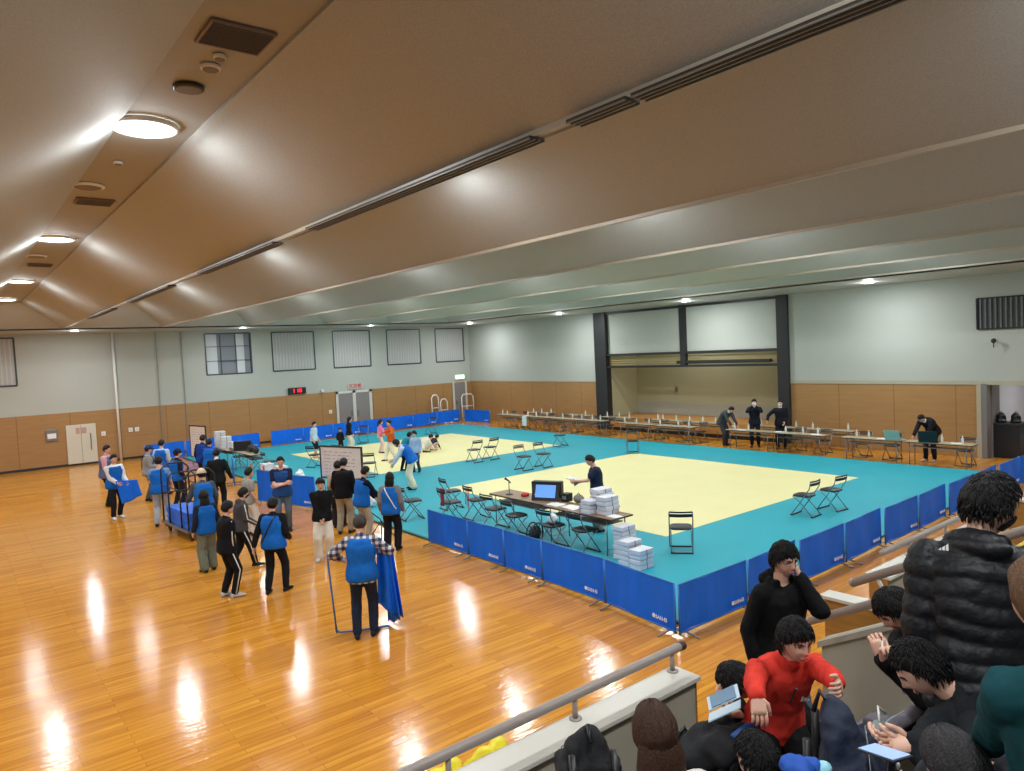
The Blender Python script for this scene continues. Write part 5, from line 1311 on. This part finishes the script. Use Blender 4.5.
# man in hoodie with glasses, hand on his cheek
p = pd(775, 600, 4.35); base = V((p.x, p.y, ZF1-.05))
hc = pd(772, 561, 4.3)
base = V((4.33, 2.68, .86))
q, J = person('man in a black hooded sweatshirt and glasses touching his cheek', base, None, head=262, h=1.66, fine=True, shirt=(14, 14, 16), hood=True, pants=(96, 104, 116), glasses=True, hair='fringe', fat=1.14,
    P=dict(handL=(-.085, .13, 1.47), elbL=(-.5, .5, -1.6), handR=(.24, .02, .86), lean=4, hyaw=-12, hpitch=9, hdirL=(.35, -.15, .9), palmL=(.5, -.9, 0), curlL=.9, curlR=.5))
# boy in red jacket leaning
hh = 232
base = V((3.32, 2.06, ZF1))
q, J = person('boy in a red sports jacket leaning on the seats', base, None, head=236, h=1.56, fine=True, shirt=(214, 58, 46), collar=None, pants=(16, 16, 18), hair='fringe', fat=.95, hem=-.05,
    P=dict(hip=(0, -.10, .90), lean=26, hyaw=12, hpitch=10, whandR=tuple(pd(757, 706, 3.12)), whandL=tuple(pd(846, 690, 3.14)), elbR=(.3, -1, -.3), elbL=(-.3, -1, -.3), wheadc=tuple(pd(795, 640, 3.65)), curlR=.5, curlL=.6, hdirR=(.1, .5, -.8), palmR=(0, 0, -1)))
def logo_on(J, off, t, size, label='chest_logo', shape='tri', back=False, mt=None, push=.02):
    """small printed mark laid on the garment"""
    c, r, f = J['frame'](t); sgn = -1 if back else 1
    pos = c+r*off+f*sgn*(.112*J['s']+J['inf']+push)*math.sqrt(max(.2, 1-(off/(.19*J['s']))**2)); u = r.cross(f)
    m = MB(); n = f*sgn
    def P_(a, b): return pos+r*a*size+u*b*size
    if shape == 'tri':
        for k, (x0, hgt) in enumerate(((-.5, .35), (-.1, .6), (.3, .9))):
            q = [P_(x0, -.4), P_(x0+.3, -.4), P_(x0+.3, hgt-.4), P_(x0, hgt-.65)]; m.add(q+[p_+n*.003 for p_ in q], [(0, 1, 2, 3), (4, 5, 6, 7), (0, 1, 5, 4), (1, 2, 6, 5), (2, 3, 7, 6), (3, 0, 4, 7)])
    else:
        q = [P_(-.4, -.5), P_(.4, -.5), P_(.4, .5), P_(-.4, .5)]; m.add(q+[p_+n*.003 for p_ in q], [(0, 1, 2, 3), (4, 5, 6, 7), (0, 1, 5, 4), (1, 2, 6, 5), (2, 3, 7, 6), (3, 0, 4, 7)])
    m.build('printed_logo', mt or M_WHITE, J['so'])
logo_on(J, -.08, .66, .045)
zm = MB(); 
for k in range(8):
    c, r, f = J['frame'](.58+.05*k); zm.v.append(c+f*(.112*J['s']+J['inf']+.006)); 
pz = zm.v[:]; MB().tube(pz, .005, 5).build('zip', M_DARK, J['so'])
# seated boy bent over a booklet
q, J = person('boy in black sitting bent over an open booklet', (3.66, 2.2, ZF1), None, head=128, h=1.62, fine=True, shirt=(16, 17, 20), pants=(40, 42, 50), hair='fringe', haircol=M_HAIR, shoes=(60, 60, 66),
    P=dict(hip=(0, .0, .50), lean=38, hpitch=52, curve=.6, wheadc=tuple(pd(737, 681, 4.15)), whandR=tuple(pd(745, 715, 3.95)), whandL=tuple(pd(738, 702, 4.05)), footR=(.14, .42, .085), footL=(-.14, .40, .085), hdirR=(-.3, 1, .2), hdirL=(.3, 1, .2), palmR=(0, 0, 1), palmL=(0, 0, 1), curlR=.6, curlL=.6))
t = thing('booklet', 'open booklet with pale blue pages on the lap of the bent boy', 'booklet', pd(724, 704, 3.92), J['root'].rotation_euler.z)
m = MB()
for sx in (-1, 1): m.box((sx*.075, 0, 0), (.12, .19, .006), M.Rotation(-.5, 3, 'X') @ M.Rotation(-.15*sx, 3, 'Y'))
m.build('pages', mat('booklet_page', (190, 212, 226), .5), t)
m = MB()
m.box((.075, .0, .0), (.11, .15, .003), M.Rotation(-.5, 3, 'X') @ M.Rotation(-.15, 3, 'Y')); m.v = [v+V((0, .003, .006)) for v in m.v]
m.build('printed_picture', mat('booklet_ink', (96, 128, 156), .5), t)
# woman with brown hair from behind
q, J = person('woman with straight dark brown hair in a white top, seen from behind', (2.07, 1.98, ZF1), None, head=62, h=1.60, fine=True, shirt=(218, 214, 208), pants=(60, 60, 70), hair='long', haircol=M_HAIRB, hairlen=.27, fat=.95,
    P=dict(hip=(0, .02, .50), lean=4, footR=(.12, .45, .085), footL=(-.12, .45, .085), handR=(.15, .35, .62), handL=(-.15, .35, .62), hpitch=14, hs=1.08, wheadc=tuple(pd(655, 734, 2.9))))
q, J = person('person with short black hair at the bottom edge, seen from behind', (2.62, 1.90, ZF1), None, head=82, h=1.60, fine=True, shirt=(200, 196, 192), pants=(40, 40, 46), hair='short', fat=.95,
    P=dict(hip=(0, -.02, .46), lean=6, footR=(.12, .45, .085), footL=(-.12, .45, .085), handR=(.15, .35, .62), handL=(-.15, .35, .62), hpitch=20, hyaw=10, wheadc=tuple(pd(757, 759, 3.2))))
# boy in black with jeans, hand near his face
q, J = person('person in black and pale jeans bent forward with one hand raised', (3.95, 1.86, ZF1), None, head=142, h=1.66, fine=True, shirt=(15, 15, 17), pants=(150, 168, 190), hair='fringe', shoes=(60, 60, 64),
    P=dict(hip=(0, .05, .52), lean=28, hpitch=42, curve=.7, footR=(.16, .40, .085), footL=(-.16, .46, .085), whandR=tuple(pd(886, 662, 3.5)), whandL=tuple(pd(881, 657, 3.58)), hdirR=(-.3, .1, 1), hdirL=(.2, .1, 1), palmR=(-1, 0, 0), palmL=(1, 0, 0), curlR=1.1, curlL=1.1, wheadc=tuple(pd(896, 609, 3.72))))
t = thing('pen', 'thin white pen in the raised hand of the person in black and jeans', 'pen', pd(884, 655, 3.5)); MB().tube([(0, 0, -.03), (0, .01, .07)], .005, 8).build('barrel', M_WHITE, t, smooth=True); MB().tube([(0, .01, .07), (0, .012, .09)], .003, 8).build('tip', M_BLACK, t)
# puffer jacket man
q, J = person('standing man in a black quilted padded jacket and dark mask, back to the camera', (3.22, .96, ZF2), None, head=24, h=1.76, fine=True, shirt=(14, 15, 18), puffer=True, hood=True, pants=(14, 14, 17), stripe=2, mask='black', hair='short', hem=-.14, fat=.94,
    P=dict(lean=12, hyaw=-58, hpitch=20, handR=(.15, .14, 1.06), elbR=(.8, -1, -.6), handL=(-.15, .14, 1.06), elbL=(-.8, -1, -.6), hs=1.06, wheadc=tuple(pd(990, 505, 2.88))), shirtmat=mat('puffer_nylon', (17, 18, 23), .55, bump=.5, bscale=22, spec=.35))
logo_on(J, -.125, .97, .03, back=True, shape='tri', push=.06)
# boy with phone
q, J = person('boy in a black jacket with a small white back print looking at a phone', (2.66, .86, ZF2), None, head=112, h=1.62, fine=True, shirt=(26, 29, 32), pants=(20, 70, 150), hair='short',
    P=dict(hip=(0, -.02, .50), lean=40, hpitch=40, hyaw=12, curve=.6, footR=(.14, .42, .085), footL=(-.14, .42, .085), whandR=tuple(pd(905, 754, 2.5)), whandL=tuple(pd(908, 744, 2.58)), hdirR=(-.2, 1, -.15), hdirL=(.1, 1, -.15), palmR=(-.6, 0, .6), palmL=(.6, 0, .6), curlR=.6, curlL=.6, elbR=(1, -.4, -.6), elbL=(-1, -.4, -.6), hs=.97, wheadc=tuple(pd(921, 668, 2.78))))
logo_on(J, .02, .93, .05, back=True, shape='rect', push=.035)
t = thing('phone', 'pale blue screened phone held over the seats', 'phone', pd(884, 753, 2.48), R(160))
MB().box((0, 0, 0), (.085, .17, .009), M.Rotation(.25, 3, 'X')).build('case', M_DARK, t, bev=.003)
MB().box((0, -.001, .006), (.076, .155, .002), M.Rotation(.25, 3, 'X')).build('screen', mat('phone_screen', (150, 178, 232), .2, emit=.5), t)
# long haired person at bottom edge
q, J = person('person with long grey black hair and dark jacket at the bottom edge', (2.2, .84, ZF2), None, head=75, h=1.55, fine=True, shirt=(44, 44, 48), pants=(40, 40, 46), hair='long', haircol=hairmat((44, 42, 44), 'hair_charcoal'), hairlen=.35, hood=True, fat=.95,
    P=dict(hip=(0, .0, .46), lean=22, hpitch=30, footR=(.14, .42, .085), footL=(-.14, .42, .085), handR=(.15, .35, .62), handL=(-.15, .35, .62), wheadc=tuple(pd(956, 768, 2.15))))
# teal shirt
q, J = person('person in a dark teal shirt with long brown hair, rightmost in the photo', (2.36, .45, ZF3), None, head=58, h=1.64, fine=True, shirtmat=M_TEALC, pants=(40, 44, 50), hair='long', haircol=M_HAIRL, hairlen=.22, fat=1.02,
    P=dict(wheadc=tuple(pd(1046, 600, 1.95)), hip=(0, -.05, .50), lean=10, hpitch=10, footR=(.14, .42, .085), footL=(-.14, .42, .085), handR=(.1, .40, .60), handL=(-.1, .40, .60)))

# foreground bags -------------------------------------------------------
def backpack(loc, rz, size, tilt, label, m, strapm=M_BLACK, accent=None):
    w, d, h = size; t = thing('backpack', label, 'backpack', loc, rz)
    rot = M.Rotation(tilt, 3, 'X'); b = MB()
    for z, k, dd in ((.12, 1, 1), (.4, 1.02, 1), (.7, .95, .9), (.9, .7, .62)): b.ell(rot @ V((0, 0, z*h)), (w/2*k, d/2*dd, h*.26), rot)
    b.box(rot @ V((0, 0, h*.45)), (w*.86, d*.8, h*.8), rot)
    remesh(b, .016, 4, lambda c: .028*noise.noise(V((c.x*9, c.y*9, c.z*3.5)))+.012*noise.noise(c*20)).build('body', m, t, smooth=True)
    p = MB(); p.ell(rot @ V((0, -d*.46, h*.32)), (w*.36, d*.18, h*.24), rot); remesh(p, .014, 3, lambda c: .005*noise.noise(c*20)).build('front_pocket', m, t, smooth=True)
    MB().tube([rot @ V((0, .0, h*1.08)), rot @ V((0, .03, h*1.2)), rot @ V((0, .08, h*1.08))], .012, 8).build('handle', strapm, t, smooth=True)
    for sx in (-1, 1): MB().tube([rot @ V((sx*w*.28, d*.4, h*1.0)), rot @ V((sx*w*.3, d*.6, h*.7)), rot @ V((sx*w*.3, d*.56, h*.3)), rot @ V((sx*w*.3, d*.4, h*.1))], .018, 8).build('shoulder_strap', strapm, t, smooth=True)
    MB().tube([rot @ V((-w*.42, -d*.3, h*.55)), rot @ V((-w*.3, -d*.45, h*.88)), rot @ V((0, -d*.42, h*.98)), rot @ V((w*.3, -d*.45, h*.88)), rot @ V((w*.42, -d*.3, h*.55))], .0035, 6).build('zip', accent or M_STEEL, t, smooth=True)
    return t, rot
NAVY = mat('navy_nylon', (20, 30, 54), .75, bump=.4, bscale=18); BLK = mat('black_nylon', (22, 23, 27), .85, bump=.4, bscale=18)
t, rot = backpack((2.94, 1.36, ZF2), R(22), (.48, .26, .70), R(-14), 'big navy backpack standing between the boy in red and the boy with the phone', NAVY)
t2_ = MB()
for k in range(4): t2_.ell(rot @ V((.13+.006*(k % 2), -.17, .52-.035*k)), (.014, .008, .016))
t2_.build('charm', M_WHITE, t, smooth=True)
backpack((2.24, 2.38, ZF1+.46), R(150), (.34, .24, .46), R(4), 'black backpack by the parapet left of the brown haired woman', BLK)
tk = thing('folding_stool', 'low black stool under the black backpack by the parapet', 'stool', (2.24, 2.38, ZF1)); MB().bx(-.18, .18, -.14, .14, .42, .455).build('seat', M_BLACK, tk, bev=.01)
for sx_ in (-1, 1):
    for sy_ in (-1, 1): MB().tube([(sx_*.15, sy_*.11, .43), (sx_*.16, sy_*.12, .0)], .012, 6).build('leg', M_STEEL, tk)
b = pd(705, 740, 3.6)
backpack((3.02, 2.52, ZF1), R(60), (.38, .26, .55), R(8), 'black and blue bag right of the brown haired woman', BLK, accent=mat('accent_blue', (40, 90, 160), .5))
def sneaker_toy():
    t = thing('blue_bundle', 'bright blue crumpled cap lying in front of the navy backpack', 'cap', pd(797, 768, 2.7), 0); m = MB()
    m.ell((0, 0, 0), (.06, .07, .045)); m.ell((.06, -.02, -.01), (.05, .04, .03)); remesh(m, .01, 2, lambda c: .01*noise.noise(c*30)).build('cloth', mat('royal_blue', (16, 76, 170), .7), t, smooth=True)
    MB().ell((.10, -.05, -.02), (.035, .03, .025)).build('brim', mat('pale_cyan', (150, 210, 225), .6), t, smooth=True)
    t = thing('drawstring_pouch', 'small grey and white pouch hanging on the navy backpack side', 'pouch', pd(880, 728, 2.8)); m = MB(); m.ell((0, 0, 0), (.05, .035, .03)); remesh(m, .01, 2, lambda c: .01*noise.noise(c*25)).build('body', mat('pouch_grey', (128, 138, 138), .6), t, smooth=True)
    MB().tube([(0, 0, .02), (.03, .02, .07), (.05, 0, .04)], .005, 6).build('cord', M_WHITE, t, smooth=True)
sneaker_toy()
# coat over the rail seat
t = thing('coat', 'black jacket heaped over the seat below the bent boy', 'coat', (3.18, 2.28, ZF1+.62)); m = MB()
for k in range(6): m.ell((random.uniform(-.15, .15), random.uniform(-.1, .1), random.uniform(-.05, .08)), (.14, .12, .09))
remesh(m, .018, 3, lambda c: .03*noise.noise(c*10)).build('cloth', BLK, t, smooth=True); MB().tube([(-.1, -.1, .1), (0, -.12, .13), (.12, -.1, .08)], .02, 8).build('lining', mat('accent_blue', (40, 90, 160), .5), t, smooth=True)
# yellow things beyond the parapet
for k, (px, z) in enumerate((((488, 750), .25), ((441, 772), .25))):
    t = thing('yellow_bag', 'yellow plastic bag on the floor beyond the parapet, '+('right one' if k == 0 else 'left one'), 'bag', at(px[0], px[1], z)-V((0, 0, z))); m = MB(); m.ell((0, 0, .14), (.26, .15, .15)); m.ell((.12, 0, .2), (.12, .12, .1))
    remesh(m, .03, 1, lambda c: .05*noise.noise(c*8)).build('body', mat('yellow_plastic', (236, 220, 30), .4), t, smooth=True); MB().ell((-.05, -.14, .2), (.05, .03, .03)).build('handle', M_BLACK, t, smooth=True)
t = thing('sports_bag', 'black and yellow bag behind the padded jacket man, at the right photo edge', 'bag', (9.9, 2.72, ZF1)); MB().bx(-.45, .45, -.15, .15, 0, .22).build('body', BLK, t, bev=.05); MB().bx(-.46, .46, -.155, .155, .15, .24).build('yellow_panel', mat('bag_yellow', (214, 180, 60), .6), t, bev=.03)

# ------------------------------------------------------------------ light
w = D.worlds.new('world'); bpy.context.scene.world = w; w.use_nodes = True
w.node_tree.nodes['Background'].inputs[0].default_value = (.5, .55, .6, 1); w.node_tree.nodes['Background'].inputs[1].default_value = .3
for (x, y, e, sz) in ((25.2, 18.9, 60, 1.5), (26.5, 6, 60, 1.0)):
    ld = D.lights.new('room_light', 'AREA'); ld.energy = e; ld.size = sz; o = D.objects.new('room_light', ld); C.objects.link(o); o.location = (x, y, 5.2 if x < 26 else 2.75)
sc = bpy.context.scene
sc.view_settings.view_transform = 'Standard'; sc.view_settings.look = 'None'; sc.view_settings.exposure = -.05
try:
    sc.cycles.use_denoising = True; sc.cycles.max_bounces = 6; sc.cycles.diffuse_bounces = 4; sc.cycles.sample_clamp_indirect = 6
except Exception: pass
